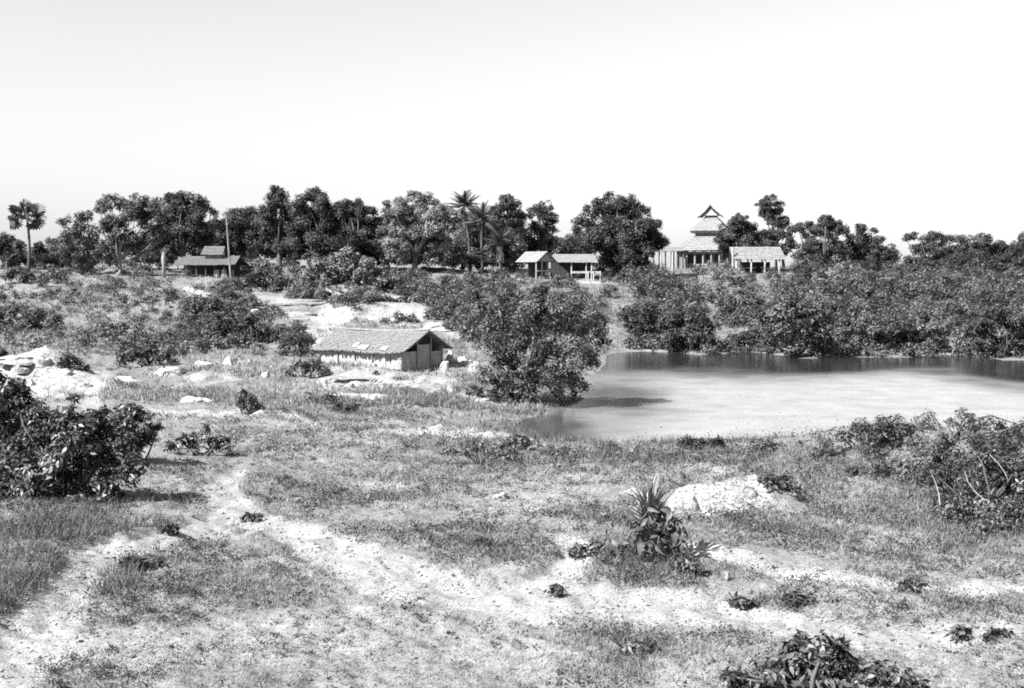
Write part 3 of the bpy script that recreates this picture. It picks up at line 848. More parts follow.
# --- the monastery with its tiered roofs
k = 165 / F; zz = lambda py: HC + (266 - py) * k
o, ux, uy = frame(711, 165, -17)
tp = thing('monastery', 'timber monastery with three tiered shingle roofs rising above the ridge', 'monastery', o)
c0 = np.array([o[0], o[1], 0.])
mb = MB(); hip(mb, o, ux, uy, 4.3, 1.9, zz(250.5), zz(236), 8, 16, .07); mb.build('lower_roof', M['shingle'], tp)
mb = MB(); mb.box(c0, ux, uy, -1.85, 1.85, -1.85, 1.85, zz(238), zz(230)); mb.build('tier_wall', M['matting'], tp)
mb = MB(); hip(mb, o, ux, uy, 2.45, .8, zz(231.2), zz(218), 7, 9, .06); mb.build('middle_roof', M['shingle'], tp)
mb = MB()
for s in (-1, 1):
    mb.box(c0, ux, uy, -2.38, 2.38, s * 2.39 - .05, s * 2.39 + .05, zz(233.4), zz(231.2))
    mb.box(c0, ux, uy, s * 2.39 - .05, s * 2.39 + .05, -2.33, 2.33, zz(233.4), zz(231.2))
mb.build('eave_board', M['timber_dark'], tp)
mb = MB()
Pm = lambda x, y, z: c0 + ux * x + uy * y + np.array([0, 0, z])
courses(mb, Pm(-1.4, 1.15, zz(217.6)), Pm(-1.4, -1.15, zz(217.6)), Pm(0, -1.2, zz(207.8)), Pm(0, 1.2, zz(207.8)), 4, 5, .05)
courses(mb, Pm(1.4, -1.15, zz(217.2)), Pm(1.4, 1.15, zz(217.2)), Pm(0, 1.2, zz(207.8)), Pm(0, -1.2, zz(207.8)), 4, 5, .05)
mb.build('top_roof', M['shingle'], tp)
mb = MB(); mb.box(c0, ux, uy, -.78, .78, -.78, .78, zz(220), zz(216.6)); mb.build('top_wall', M['timber_dark'], tp)
mb = MB(); a, b2, c = Pm(-.95, -1.1, zz(216)), Pm(.95, -1.1, zz(216)), Pm(0, -1.1, zz(209.4)); mb.face(a, b2, c)
a2, b3, c2 = (p + uy * 2.0 for p in (a, b2, c)); mb.face(c2, b3, a2); mb.face(a, a2, b3, b2); mb.build('top_gable', M['limewash'], tp)
mb = MB(); mb.tube([Pm(-1.62, -1.24, zz(218)), Pm(-1.35, -1.24, zz(217.2)), Pm(-.6, -1.24, zz(212)), Pm(0, -1.25, zz(206.6))], [.13, .12, .1, .12], 5); mb.build('bargeboard', M['timber_dark'], tp)
mb = MB(); mb.tube([Pm(0, -1.25, zz(206.6)), Pm(.6, -1.24, zz(212)), Pm(1.35, -1.24, zz(216.6)), Pm(1.6, -1.24, zz(217))], [.1, .07, .08, .13], 5); mb.build('bargeboard', M['timber_dark'], tp)
mb = MB(); mb.tube([Pm(0, -1.25, zz(207)), Pm(0, -1.25, zz(205.2))], [.09, .03], 5); mb.build('finial', M['timber_dark'], tp)
for s in (-1, 1):
    mb = MB(); mb.box(c0, ux, uy, -2.9, 2.9, s * 2.9 - .06, s * 2.9 + .06, o[2] - .5, zz(252)); mb.build('wall', M['matting'], tp)
    mb = MB(); mb.box(c0, ux, uy, s * 2.9 - .06, s * 2.9 + .06, -2.8, 2.8, o[2] - .5, zz(252)); mb.build('wall', M['matting'], tp)
for q in np.linspace(-2.3, 2.3, 5):
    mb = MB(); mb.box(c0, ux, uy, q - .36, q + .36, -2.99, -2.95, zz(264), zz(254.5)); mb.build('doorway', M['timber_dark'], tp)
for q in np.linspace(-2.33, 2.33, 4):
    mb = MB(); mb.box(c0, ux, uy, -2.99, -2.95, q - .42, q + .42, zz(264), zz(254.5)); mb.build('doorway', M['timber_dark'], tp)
for q in np.linspace(-3.7, 3.7, 8):
    p = Pm(q, -3.7, 0); post(tp, p, o[2] - .6, zz(250.5), .12, 'timber', 'column')
for q in np.linspace(-3.7, 3.7, 7)[1:]:
    p = Pm(-3.7, q, 0); post(tp, p, o[2] - .6, zz(250.5), .12, 'timber', 'column')

k = 160 / F; zz = lambda py: HC + (266 - py) * k
o, ux, uy = frame(668, 160, 10)
cw = thing('covered_walk', 'open covered walk on pale posts between round tree and monastery', 'covered walk', o)
Pv = lambda x, y, z: np.array([o[0], o[1], 0]) + ux * x + uy * y + np.array([0, 0, z])
mb = MB(); courses(mb, Pv(-3.2, -1., zz(252)), Pv(1.9, -1., zz(251)), Pv(1.9, .6, zz(246.5)), Pv(-3.2, .6, zz(247.5)), 4, 12, .06); mb.build('roof_slope', M['thatch'], cw)
mb = MB(); courses(mb, Pv(1.9, 2.2, zz(251)), Pv(-3.2, 2.2, zz(252)), Pv(-3.2, .6, zz(247.5)), Pv(1.9, .6, zz(246.5)), 3, 10, .06); mb.build('roof_slope', M['thatch'], cw)
for x in np.linspace(-3, 1.8, 7): post(cw, Pv(x, -.8, 0), o[2] - .7, zz(251), .12, 'bark')
for x in np.linspace(-2.6, 1.4, 3): post(cw, Pv(x, 2.0, 0), o[2] - .5, zz(251), .1, 'bark')
for px_, lab in ((661, 'tall bare white post standing left before the covered walk'), (672.5, 'tall bare white post standing right before the covered walk')):
    mb = MB(); p = at(px_, 272, 152); mb.tube([(p[0], p[1], gz(p[0], p[1]) - .4), (p[0], p[1], HC + (266 - 252) * 152 / F)], [.13, .11], 7)
    tag(mb.build('white_post', M['limewash'], None), lab, 'post')

k = 148 / F; zz = lambda py: HC + (266 - py) * k
o, ux, uy = frame(757, 148, -3)
sd_ = thing('shed', 'open shed with long shingled roof on pale posts right of the monastery', 'shed', o)
Pv = lambda x, y, z: np.array([o[0], o[1], 0]) + ux * x + uy * y + np.array([0, 0, z])
mb = MB(); courses(mb, Pv(-3.1, -1.5, zz(259)), Pv(3.2, -1.5, zz(259.5)), Pv(2.7, 0, zz(247)), Pv(-3.3, 0, zz(247)), 7, 20, .05, .03, .05); mb.build('roof_slope', M['shingle'], sd_)
mb = MB(); courses(mb, Pv(3.2, 1.6, zz(259)), Pv(-3.1, 1.6, zz(259)), Pv(-3.3, 0, zz(247)), Pv(2.7, 0, zz(247)), 6, 16, .05, .03, .05); mb.build('roof_slope', M['shingle'], sd_)
for x, zt in ((-3.05, 247.5), (-2.6, 258.5), (-.85, 259), (.75, 259), (2.45, 259)): post(sd_, Pv(x, -1.3, 0), o[2] - 1., zz(zt), .12, 'limewash')
for x in (-2.6, -.9, .8, 2.5): post(sd_, Pv(x, 1.4, 0), o[2] - .6, zz(259), .1, 'timber')
mb = MB(); mb.box([o[0], o[1], 0], ux, uy, -1.9, 1.7, 1.0, 1.08, o[2] - .3, zz(262)); mb.build('back_wall', M['timber_dark'], sd_)
for x0, x1 in ((-1.8, -.2), (1.0, 2.2)):
    mb = MB(); mb.box([o[0], o[1], 0], ux, uy, x0, x1, -.6, .3, zz(268.5), zz(267.5)); mb.build('bench', M['timber'], sd_)


# ------------------------------------------------------------------ trees of the ridge, left to right
palm('fan_palm', 'fan palm with round head of stiff leaves on the far left', 142, 28, (27, 218), 20, n=21, fan=True, trunk_r=.17)
tree('tree', 'low dark trees at the far left edge under the fan palm', 146, 8, [(6, 242, 9), (17, 247, 9), (-4, 246, 12), (10, 252, 9), (38, 246, 5), (40, 252, 7), (-22, 240, 14), (-40, 246, 14)], mat='leaf_dark')
tree('tree', 'thin open-crowned tree between fan palm and white-limbed tree', 138, 84, [(75, 221, 9), (86, 217, 8), (62, 222, 5), (75, 238, 14), (90, 232, 9), (93, 248, 12), (70, 252, 10), (84, 260, 11)], mat='leaf_mid', sparse=.22)
tree('tree', 'spreading tree with pale bent limbs left of the longhouse', 136, 117, [(112, 222, 9), (118, 236, 9), (106, 230, 8), (134, 250, 9), (108, 250, 6), (100, 206, 8), (112, 203, 9), (124, 207, 9), (134, 212, 11), (122, 222, 10), (138, 203, 9), (150, 206, 11), (148, 220, 12), (160, 210, 10), (158, 230, 11), (130, 236, 9), (142, 240, 9)], mat='leaf_mid', sparse=.15, bark='bark_pale', parts=True, trunk_r=.17, fork_f=.24)
tree('tree', 'dense dark tree overhanging the roof of the longhouse', 144, 186, [(172, 202, 10), (184, 203, 11), (195, 208, 13), (177, 218, 14), (200, 222, 13), (166, 224, 12), (188, 234, 16), (170, 240, 14), (205, 238, 10), (152, 250, 10), (166, 254, 10)], mat='leaf_dark')
tree('tree', 'slim sparse tree beside the leaning pole', 150, 214, [(211, 212, 6), (217, 219, 6), (214, 230, 8), (220, 240, 8)], mat='leaf_mid', sparse=.25)
tree('tree', 'mid-sized tree behind the leaning pole and the shrine', 156, 242, [(233, 217, 7), (243, 213, 8), (252, 215, 8), (236, 230, 11), (250, 229, 12), (226, 240, 8), (242, 244, 10), (260, 240, 11), (262, 222, 9)], mat='leaf_dark')
tree('tree', 'tall pointed tree rising highest right of the shrine', 148, 280, [(274, 190, 5), (283, 194, 6), (271, 199, 6), (281, 206, 11), (268, 212, 9), (290, 214, 10), (272, 228, 14), (288, 235, 14), (278, 248, 12)], mat='leaf_dark')
tree('tree', 'broad dense dark tree behind the overgrown mound', 143, 316, [(303, 200, 9), (316, 197, 9), (324, 204, 11), (302, 214, 14), (322, 218, 16), (336, 213, 10), (306, 233, 17), (328, 236, 17), (294, 244, 12), (318, 252, 13), (296, 258, 10)], mat='leaf_dark')
tree('tree', 'dark round tree between the broad tree and pale tall tree', 150, 356, [(345, 208, 9), (356, 208, 9), (367, 215, 10), (348, 222, 14), (364, 230, 14), (376, 226, 8), (352, 242, 14), (370, 244, 11), (342, 250, 10)], mat='leaf_dark')
tree('tree', 'slender spiky tree at the left shoulder of the pale tall tree', 147, 388, [(387, 204, 4), (386, 212, 5), (389, 222, 6), (384, 232, 7), (388, 243, 7), (383, 252, 7)], mat='leaf_mid', sparse=.2)
tree('tree', 'tall round pale-leaved tree near the middle of the ridge', 140, 414, [(404, 204, 9), (416, 199, 9), (428, 203, 10), (438, 212, 10), (396, 214, 11), (414, 216, 14), (431, 224, 13), (442, 228, 9), (402, 231, 14), (421, 238, 15), (439, 243, 10), (396, 248, 13), (413, 254, 14), (432, 257, 11)], mat='leaf_pale')
tree('tree', 'loose bright tree behind the coconut palms', 156, 462, [(450, 214, 7), (472, 216, 7), (460, 222, 8), (488, 214, 6), (480, 230, 9), (452, 224, 8), (462, 233, 8), (455, 243, 10), (470, 244, 9), (447, 255, 9), (465, 257, 9), (478, 252, 8)], mat='leaf_mid', sparse=.15)
palm('coconut_palm', 'coconut palm with tallest drooping head left of dark tree', 147, 470, (464, 208), 20, n=22, dead=3)
palm('coconut_palm', 'coconut palm with upswept fronds between two taller heads', 144, 483, (482, 222), 20, n=20, dead=2)
palm('coconut_palm', 'low palm hung with dry fronds in front of the dark tree', 141, 501, (500, 244), 18, n=16, dead=8)
tree('tree', 'dark upright tree behind the low palm', 152, 508, [(505, 202, 8), (513, 204, 8), (500, 212, 9), (514, 216, 11), (503, 226, 10), (517, 230, 9), (493, 222, 7), (508, 240, 10), (494, 238, 8), (522, 242, 7)], mat='leaf_dark')
tree('tree', 'sparse upright tree above the gabled house roof', 154, 546, [(537, 207, 5), (546, 206, 6), (530, 214, 6), (542, 217, 8), (553, 218, 6), (536, 228, 8), (549, 229, 8), (543, 240, 8), (552, 243, 6)], mat='leaf_dark', sparse=.15)
tree('tree', 'feathery pale tree showing between house and great round tree', 158, 569, [(567, 238, 8), (572, 248, 9), (562, 250, 7), (578, 240, 7)], mat='leaf_pale', sparse=.1)
tree('tree', 'great round dark tree standing alone between house and monastery', 141, 618, [(600, 205, 9), (612, 202, 10), (626, 203, 10), (590, 214, 10), (604, 218, 14), (623, 218, 15), (641, 213, 9), (583, 227, 10), (600, 235, 16), (622, 238, 18), (642, 230, 14), (655, 226, 8), (654, 240, 10), (588, 246, 11), (606, 254, 15), (628, 257, 15), (646, 252, 11), (606, 267, 10), (624, 270, 10), (640, 264, 9), (662, 243, 6)], mat='leaf_dark', leaf=.26)
tree('tree', 'dense dome-shaped dark tree hiding the monastery corner', 155, 738, [(738, 223, 8), (729, 230, 9), (747, 230, 9), (738, 236, 13), (723, 240, 8), (753, 240, 8), (728, 248, 10), (748, 248, 10), (758, 246, 6), (738, 215, 2.5), (746, 217, 2)], mat='leaf_dark', cover=1.3)
tree('tree', 'tall slender tree with open head above the shed', 165, 776, [(763, 205, 6), (771, 201, 7), (779, 207, 6), (766, 214, 7), (775, 215, 8), (781, 223, 7), (772, 224, 6), (785, 220, 5)], mat='leaf_dark', trunk_r=.2)
tree('tree', 'low leafy tree behind the right end of the shed', 160, 784, [(764, 235, 7), (776, 234, 7), (787, 239, 8), (794, 229, 6), (792, 246, 6), (770, 245, 7), (782, 250, 7)], mat='leaf_dark')
tree('tree', 'small tuft-headed tree in the gap right of the shed', 158, 806, [(800, 228, 5), (808, 227, 6), (814, 233, 5), (806, 236, 4)], mat='leaf_dark', sparse=.1)
tree('tree', 'dark tree with forked trunk right of the sky gap', 144, 826, [(826, 220, 6), (835, 222, 7), (820, 229, 8), (832, 232, 9), (842, 230, 6), (812, 243, 8), (822, 250, 10), (834, 246, 8), (808, 256, 8), (820, 264, 9)], mat='leaf_dark')
tree('tree', 'dark spreading tree on the overgrown rise at right', 147, 868, [(859, 230, 7), (874, 231, 3), (853, 240, 7), (866, 239, 9), (879, 241, 5), (860, 250, 8), (874, 250, 10), (884, 256, 8), (868, 261, 9), (884, 267, 7), (856, 260, 6)], mat='leaf_dark')
tree('tree', 'thin wispy bare-stemmed tree in the right sky gap', 150, 894, [(892, 246, 3), (896, 252, 3), (893, 258, 3)], mat='leaf_pale', sparse=.35, trunk_r=.08)
tree('tree', 'dark tree with wispy left bough right of the wispy tree', 158, 926, [(907, 238, 4), (914, 235, 4), (928, 238, 8), (938, 240, 8), (920, 250, 8), (934, 252, 11), (912, 261, 8), (926, 265, 10), (946, 262, 9)], mat='leaf_dark')
tree('tree', 'even dark tree second in the right-hand grove', 162, 956, [(947, 240, 6), (958, 243, 8), (952, 254, 10), (964, 258, 9), (956, 267, 9)], mat='leaf_dark')
tree('tree', 'tree with pale straight trunk in the right-hand grove', 156, 983, [(970, 243, 8), (984, 242, 9), (976, 254, 10), (992, 252, 9), (1000, 246, 6), (968, 264, 8), (996, 264, 8)], mat='leaf_dark', bark='bark_pale')
tree('tree', 'tree cut by the right edge of the view', 160, 1022, [(1018, 244, 7), (1028, 240, 9), (1008, 252, 7), (1022, 256, 10), (1036, 252, 12), (1006, 264, 8), (1020, 268, 9), (1050, 250, 12), (1070, 256, 13)], mat='leaf_mid')
mb = MB(); p = at(983, 284, 150); mb.tube([(p[0], p[1], gz(p[0], p[1]) - .3), (p[0] + .1, p[1], HC + (266 - 255) * 150 / F)], [.16, .1], 7); tag(mb.build('dead_tree', M['bark_pale'], None, True), 'bare pale dead trunk before the right-hand grove', 'dead tree')
for px_, lab in ((905, 'short white bare stem left of the right-hand grove'),):
    mb = MB(); p = at(px_, 284, 150); mb.tube(bent((p[0], p[1], gz(p[0], p[1]) - .3), (p[0] - .3, p[1], HC + .6), .04), [.1, .08, .06, .03], 6); tag(mb.build('dead_sapling', M['bark_pale'], None, True), lab, 'dead sapling')


# ------------------------------------------------------------------ bushes one can point to
def dist_at(px, py): return float(ground_px(px, py)[1][0])
def bush_at(name, label, base, blobs, **kw): return bush(name, label, dist_at(*base), base[0], blobs, **kw)
bush_at('bush', 'dark bush growing over the white ruin on the left slope', (205, 322), [(198, 306, 12), (212, 310, 12), (190, 313, 9), (222, 318, 9), (206, 320, 10)], mat='leaf_dark', leaf=.3)
bush_at('bush', 'tall dark bush right of the white ruin', (228, 345), [(222, 322, 10), (215, 330, 11), (232, 330, 12), (244, 322, 9), (238, 340, 10), (254, 318, 8), (262, 332, 9), (222, 342, 9)], mat='leaf_dark', leaf=.3)
bush_at('bush', 'round spiky dark bush left of the hut', (298, 354), [(298, 335, 13), (290, 343, 10), (307, 342, 10), (298, 348, 9)], mat='leaf_dark', leaf=.3, aspect=.2)
bush_at('bush', 'low scrubby bush at the left corner of the hut', (308, 378), [(300, 368, 9), (314, 366, 10), (324, 372, 7), (290, 374, 6)], mat='leaf_mid', leaf=.22)
bush_at('bush', 'small dark bush among pale flat stones', (246, 412), [(240, 402, 6), (250, 400, 7), (258, 406, 5), (243, 393, 3)], mat='leaf_dark', leaf=.2)
bush_at('bush', 'dark bush behind the white chalky mound', (70, 372), [(68, 360, 8), (78, 366, 8), (62, 367, 6), (84, 371, 5)], mat='leaf_dark', leaf=.24)
bush_at('bush', 'dark tuft at the left edge above the chalky mound', (2, 366), [(0, 353, 7), (4, 360, 6)], mat='leaf_dark', leaf=.24)
bush_at('bush', 'low wide bush at the foot of the grassy slope', (150, 367), [(122, 358, 7), (136, 354, 9), (150, 352, 10), (164, 356, 8), (144, 362, 8), (172, 362, 5)], mat='leaf_mid', leaf=.24)
bush_at('bush', 'dark bush on the grassy slope below the longhouse', (120, 336), [(112, 330, 6), (124, 327, 8), (136, 332, 6)], mat='leaf_mid', leaf=.26)
bush_at('bush', 'dark brush at the left edge of the grassy slope', (30, 330), [(15, 315, 11), (35, 318, 12), (55, 322, 9), (25, 326, 9), (-10, 320, 14)], mat='leaf_mid', leaf=.28)
bush_at('bush', 'brush high on the left slope below the fan palm', (40, 285), [(25, 278, 9), (42, 280, 9), (60, 276, 8), (34, 285, 8), (10, 275, 8)], mat='leaf_mid', leaf=.3)
bush_at('bush', 'dark bush in front of the shrine', (262, 292), [(252, 282, 9), (264, 278, 10), (278, 282, 9), (240, 288, 8), (270, 290, 8)], mat='leaf_dark', leaf=.3)
bush_at('bush', 'pale bush hiding the wall of the shrine', (258, 276), [(250, 268, 7), (262, 265, 8), (274, 268, 7), (242, 274, 6)], mat='leaf_pale', leaf=.3)
bush_at('bush', 'clipped-looking dark bush on the terrace behind the hut', (322, 304), [(312, 298, 7), (324, 297, 8), (334, 301, 6)], mat='leaf_dark', leaf=.28)
bush_at('bush', 'big rounded pale bush crowning the overgrown mound', (345, 286), [(318, 268, 12), (334, 262, 14), (350, 258, 13), (365, 266, 13), (380, 274, 12), (340, 276, 12), (358, 280, 12), (305, 278, 10)], mat='leaf_pale', leaf=.3)
bush_at('bush', 'bush behind the ruined bank at the hut roof', (400, 325), [(385, 322, 6), (398, 318, 8), (410, 322, 7)], mat='leaf_mid', leaf=.24)
# the leaning shore tree over the tank
t = tree('shore_tree', 'large pale-stemmed tree leaning over the near end of the tank', 66, 512, [(486, 314, 14), (500, 312, 18), (520, 308, 22), (548, 312, 22), (572, 318, 20), (590, 335, 15), (484, 338, 14), (500, 345, 18), (522, 340, 22), (550, 345, 24), (576, 350, 20), (500, 372, 18), (525, 370, 20), (550, 376, 20), (570, 380, 14), (492, 378, 10), (510, 392, 13), (530, 395, 10), (558, 396, 9), (576, 395, 6), (600, 326, 8), (604, 344, 7), (592, 362, 9), (588, 388, 6), (540, 292, 9), (505, 294, 8), (578, 304, 8)], mat='leaf_mid', leaf=.17, cover=.8, bark='bark_pale', trunk_r=.14, parts=True, sparse=.2)
bush_at('bush', 'dark bush under the leaning shore tree at the water', (500, 404), [(492, 396, 8), (508, 398, 8), (524, 400, 6), (476, 392, 8)], mat='leaf_dark', leaf=.22)
# far bank
FB = [('dark overhanging bush on the far bank left of the landing', (690, 352), [(668, 322, 13), (684, 318, 14), (700, 325, 13), (672, 338, 13), (690, 338, 14), (707, 340, 10), (680, 347, 8), (698, 348, 8)], 'leaf_dark'),
      ('rounded bush on the far bank at the head of the sandy gap', (640, 336), [(628, 316, 11), (644, 312, 12), (652, 324, 11), (636, 328, 10)], 'leaf_dark'),
      ('largest pale-topped bush overhanging the far bank water', (800, 358), [(772, 316, 15), (792, 308, 17), (812, 312, 16), (784, 332, 16), (805, 334, 18), (824, 328, 13), (770, 344, 11), (792, 350, 10), (815, 350, 12), (828, 344, 8)], 'leaf_mid'),
      ('low bush at the waterline right of the landing', (752, 352), [(742, 338, 9), (756, 334, 10), (748, 345, 8)], 'leaf_mid'),
      ('middle-sized bush on the far bank right of the largest one', (862, 352), [(846, 328, 12), (862, 322, 13), (878, 330, 12), (858, 342, 10), (874, 344, 9)], 'leaf_mid'),
      ('tangled bush on the far bank opposite the right-hand thicket', (920, 352), [(900, 325, 12), (918, 320, 13), (936, 328, 12), (912, 340, 11), (930, 343, 9)], 'leaf_mid'),
      ('dark bush overhanging the water at the right edge', (1000, 358), [(978, 325, 14), (998, 316, 16), (1018, 322, 15), (985, 342, 13), (1005, 345, 13), (1024, 344, 13), (1045, 330, 16)], 'leaf_dark'),
      ('pale bush below the shed on the far bank', (740, 318), [(726, 304, 11), (742, 300, 12), (758, 306, 11), (738, 314, 9)], 'leaf_mid'),
      ('pale bush on the rise below the spreading dark tree', (845, 290), [(832, 276, 12), (848, 272, 13), (864, 280, 11), (820, 284, 10), (842, 286, 11)], 'leaf_pale')]
for lab, base, bl, m_ in FB: bush_at('bush', lab, base, bl, mat=m_, leaf=.25)
# near shore and foreground
bush_at('bush', 'dark feathery bush on the near shore before the open water', (880, 448), [(846, 436, 9), (862, 430, 12), (880, 426, 13), (898, 426, 12), (914, 430, 10), (870, 440, 9), (890, 440, 10)], mat='leaf_mid', leaf=.17, aspect=.3)
bush_at('bush', 'thin feathery sprigs on the near shore right of dark bush', (960, 440), [(948, 425, 10), (965, 418, 12), (985, 425, 12), (1005, 430, 12), (1022, 426, 10)], mat='leaf_mid', leaf=.17, aspect=.28, sparse=.3)
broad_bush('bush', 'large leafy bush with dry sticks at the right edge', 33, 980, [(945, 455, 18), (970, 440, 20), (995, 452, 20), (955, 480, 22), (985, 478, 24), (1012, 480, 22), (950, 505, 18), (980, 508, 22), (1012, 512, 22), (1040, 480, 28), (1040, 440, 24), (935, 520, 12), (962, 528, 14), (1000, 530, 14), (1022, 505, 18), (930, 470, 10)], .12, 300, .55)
for (a_, b_) in (((965, 472), (985, 500)), ((990, 455), (1008, 480)), ((940, 505), (930, 470))):
    d_ = 31.6; mb = MB(); mb.tube(bent(at(*a_, d_), at(*b_, d_), .05), [.012, .012, .01, .006], 5)
    tag(mb.build('dry_stick', M['dry_stick']), {965: 'longest dry stick leaning left in the large right-edge bush', 990: 'upper dry stick in the large right-edge bush', 940: 'upright dry stick at the left side of the right-edge bush'}[a_[0]], 'stick')
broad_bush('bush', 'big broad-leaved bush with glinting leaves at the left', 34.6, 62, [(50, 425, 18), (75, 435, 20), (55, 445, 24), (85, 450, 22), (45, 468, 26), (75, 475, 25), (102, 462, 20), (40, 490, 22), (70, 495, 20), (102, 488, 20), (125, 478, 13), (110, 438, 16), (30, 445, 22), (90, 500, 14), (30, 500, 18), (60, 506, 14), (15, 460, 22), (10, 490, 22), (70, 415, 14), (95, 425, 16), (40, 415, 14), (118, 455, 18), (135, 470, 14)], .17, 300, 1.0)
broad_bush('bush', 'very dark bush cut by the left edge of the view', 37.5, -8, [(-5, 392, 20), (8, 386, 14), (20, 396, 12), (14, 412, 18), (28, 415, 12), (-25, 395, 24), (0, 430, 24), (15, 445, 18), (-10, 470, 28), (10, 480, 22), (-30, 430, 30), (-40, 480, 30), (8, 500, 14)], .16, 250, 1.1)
broad_bush('bush', 'small dense round bush behind the big glinting bush', 42, 132, [(128, 414, 13), (140, 424, 15), (150, 432, 9), (122, 434, 14), (145, 438, 10), (132, 444, 11), (115, 425, 10)], .16, 200, 1.1)
broad_bush('low_bush', 'low sprawling leafy plant on the grass right of left bushes', 45, 200, [(180, 443, 7), (192, 440, 8), (205, 438, 8), (218, 441, 8), (226, 447, 6), (195, 447, 6), (172, 447, 5)], .19, 130, .9)
broad_bush('bush', 'big-leaved bush cut by the bottom edge of the view', 19.4, 812, [(752, 688, 20), (775, 676, 20), (800, 660, 18), (818, 650, 14), (832, 668, 20), (855, 675, 18), (878, 680, 16), (902, 680, 14), (800, 690, 26), (840, 695, 26), (890, 700, 20), (918, 690, 8), (765, 690, 22), (815, 680, 22), (860, 690, 22), (795, 648, 8), (826, 640, 7), (845, 655, 9), (740, 684, 14), (770, 664, 9), (880, 668, 8)], .14, 300, .7)
bush('bush', 'dark bush on the right shoulder of the bare mound', 34.5, 775, [(765, 505, 11), (778, 515, 12), (790, 522, 10), (772, 526, 10)], leaf=.13, mat='leaf_mid')
bush('sprig', 'small dark upright sprig on the bare middle ground', 25.5, 556, [(556, 598, 6), (558, 607, 6), (553, 614, 5)], leaf=.09, mat='leaf_dark')
bush('sprig', 'leafy sprig on the pale path at right', 26, 915, [(905, 592, 8), (918, 596, 9), (912, 606, 8)], leaf=.1, mat='leaf_mid')
bush('bush', 'broad low brush at the middle of the foreground', 44, 480, [(450, 452, 7), (465, 449, 8), (480, 448, 8), (497, 450, 8), (512, 452, 6)], leaf=.13, mat='leaf_mid', sparse=.2)
for i, (px_, py_, w, lab) in enumerate([(140, 570, 16, 'dark low weed clump beside the left footpath bend'), (168, 534, 9, 'dark weed clump on the grass edge above the footpath'), (250, 521, 9, 'small weed clump where the footpath forks'),
        (475, 552, 14, 'dark weed clump with a black hollow in the middle foreground'), (590, 560, 18, 'weed clump at the foot of the strap-leaved plant'), (690, 580, 22, 'weedy bank below the pale ledge'),
        (800, 605, 14, 'weed clump left on the pale path at right'), (742, 605, 10, 'small weed clump between two pale paths'), (960, 636, 10, 'dark weed clump near the bottom right corner'), (1000, 640, 10, 'weed clump at the bottom right corner'),
        (640, 655, 18, 'weed clump left of the big-leaved bottom bush'), (520, 448, 16, 'reedy weeds on the near shore by the tank tip'), (700, 452, 18, 'reedy weeds on the near shore at the middle'), (760, 455, 16, 'reedy weeds on the near shore left of the dark bush'), (830, 460, 14, 'weedy tuft below the near-shore dark bush'),
        (870, 478, 16, 'weed clump between shore bush and right-edge bush'), (320, 405, 14, 'dark weeds on the bank below the hut'), (345, 412, 12, 'lower dark weeds on the bank below the hut')]):
    d_ = dist_at(px_, py_)
    bush('weed_clump', lab, d_, px_, [(px_ + rng.uniform(-1, 1) * w, py_ - rng.uniform(.1, .55) * w, w * rng.uniform(.3, .5)) for _ in range(7)], leaf=.05 + .0026 * d_, mat='leaf_mid' if i % 3 else 'leaf_dark', stems=False, cat='weeds', sparse=.2)

# --- the strap-leaved plant on its bank
d_ = 28.3; p0 = at(645, 545, d_); p0[2] = gz(p0[0], p0[1])
ag = thing('strap_leaved_plant', 'tall strap-leaved plant with broad drooping leaves casting black shadow', 'plant', p0)
M['leaf_plant'] = leafmat('plant_leaves', .018, .1, rough=.5, trans=.15, spec=.3, per_object=True)
PLANT = [leaf_mesh('plant_leaf_shape', .42, .16, .35), leaf_mesh('plant_leaf_shape', .34, .25, .6), leaf_mesh('plant_leaf_shape', .48, .1, .2)]
for me in PLANT: me.materials.append(M['leaf_plant'])
STRAP = [leaf_mesh('strap_leaf_shape', .08, .2, .12, 6), leaf_mesh('strap_leaf_shape', .1, .25, .35, 6)]
M['strap'] = leafmat('strap_leaves', .06, .2, rough=.4, trans=.2, spec=.4, per_object=True)
for me in STRAP: me.materials.append(M['strap'])
DRY = [leaf_mesh('dry_strap_shape', .07, .2, .3, 6)]
for me in DRY: me.materials.append(M['dead_frond'])
sc = d_ / F; c = at(650, 520, d_ - .15)
for i in range(60):
    az = rng.uniform(0, 2 * math.pi); el = math.radians(rng.uniform(48, 88)); A = np.array([math.cos(az) * math.cos(el), math.sin(az) * math.cos(el), math.sin(el)])
    N = np.array([-math.cos(az) * math.sin(el), -math.sin(az) * math.sin(el), math.cos(el)])
    leaf_part((DRY if i % 9 == 0 else STRAP)[0 if i % 9 == 0 else i % 2], ag, c + rng.normal(size=3) * .07, A, N, rng.uniform(.65, 1.15), 'dry_strap_leaf' if i % 9 == 0 else 'strap_leaf')
for i in range(300):
    q = rng.uniform(0, 1); px_ = float(np.clip(656 + rng.normal() * (15 + 10 * q) - 22 * q, 608, 694)); py_ = 508 + 54 * q + rng.normal() * 3
    P = at(px_, py_, d_ - .35 + rng.normal() * .3)
    if P[2] < gz(P[0], P[1]) + .05: continue
    N = np.array([rng.normal() * .6 - .2, -.5 + rng.normal() * .5, .5]); N /= np.linalg.norm(N); A = rng.normal(size=3) * .6 + np.array([0, 0, -.7]); A -= N * A.dot(N); A /= np.linalg.norm(A)
    leaf_part(PLANT[i % 3], ag, P, A, N, rng.uniform(.15, .33))
mb = MB()
for i in range(14):
    a_ = p0 + np.array([rng.normal() * .25, rng.normal() * .2, -.1]); mb.tube(bent(a_, c + rng.normal(size=3) * .25, .06), [.03, .03, .025, .02], 5)
mb.build('stem', M['bark'], ag, True)


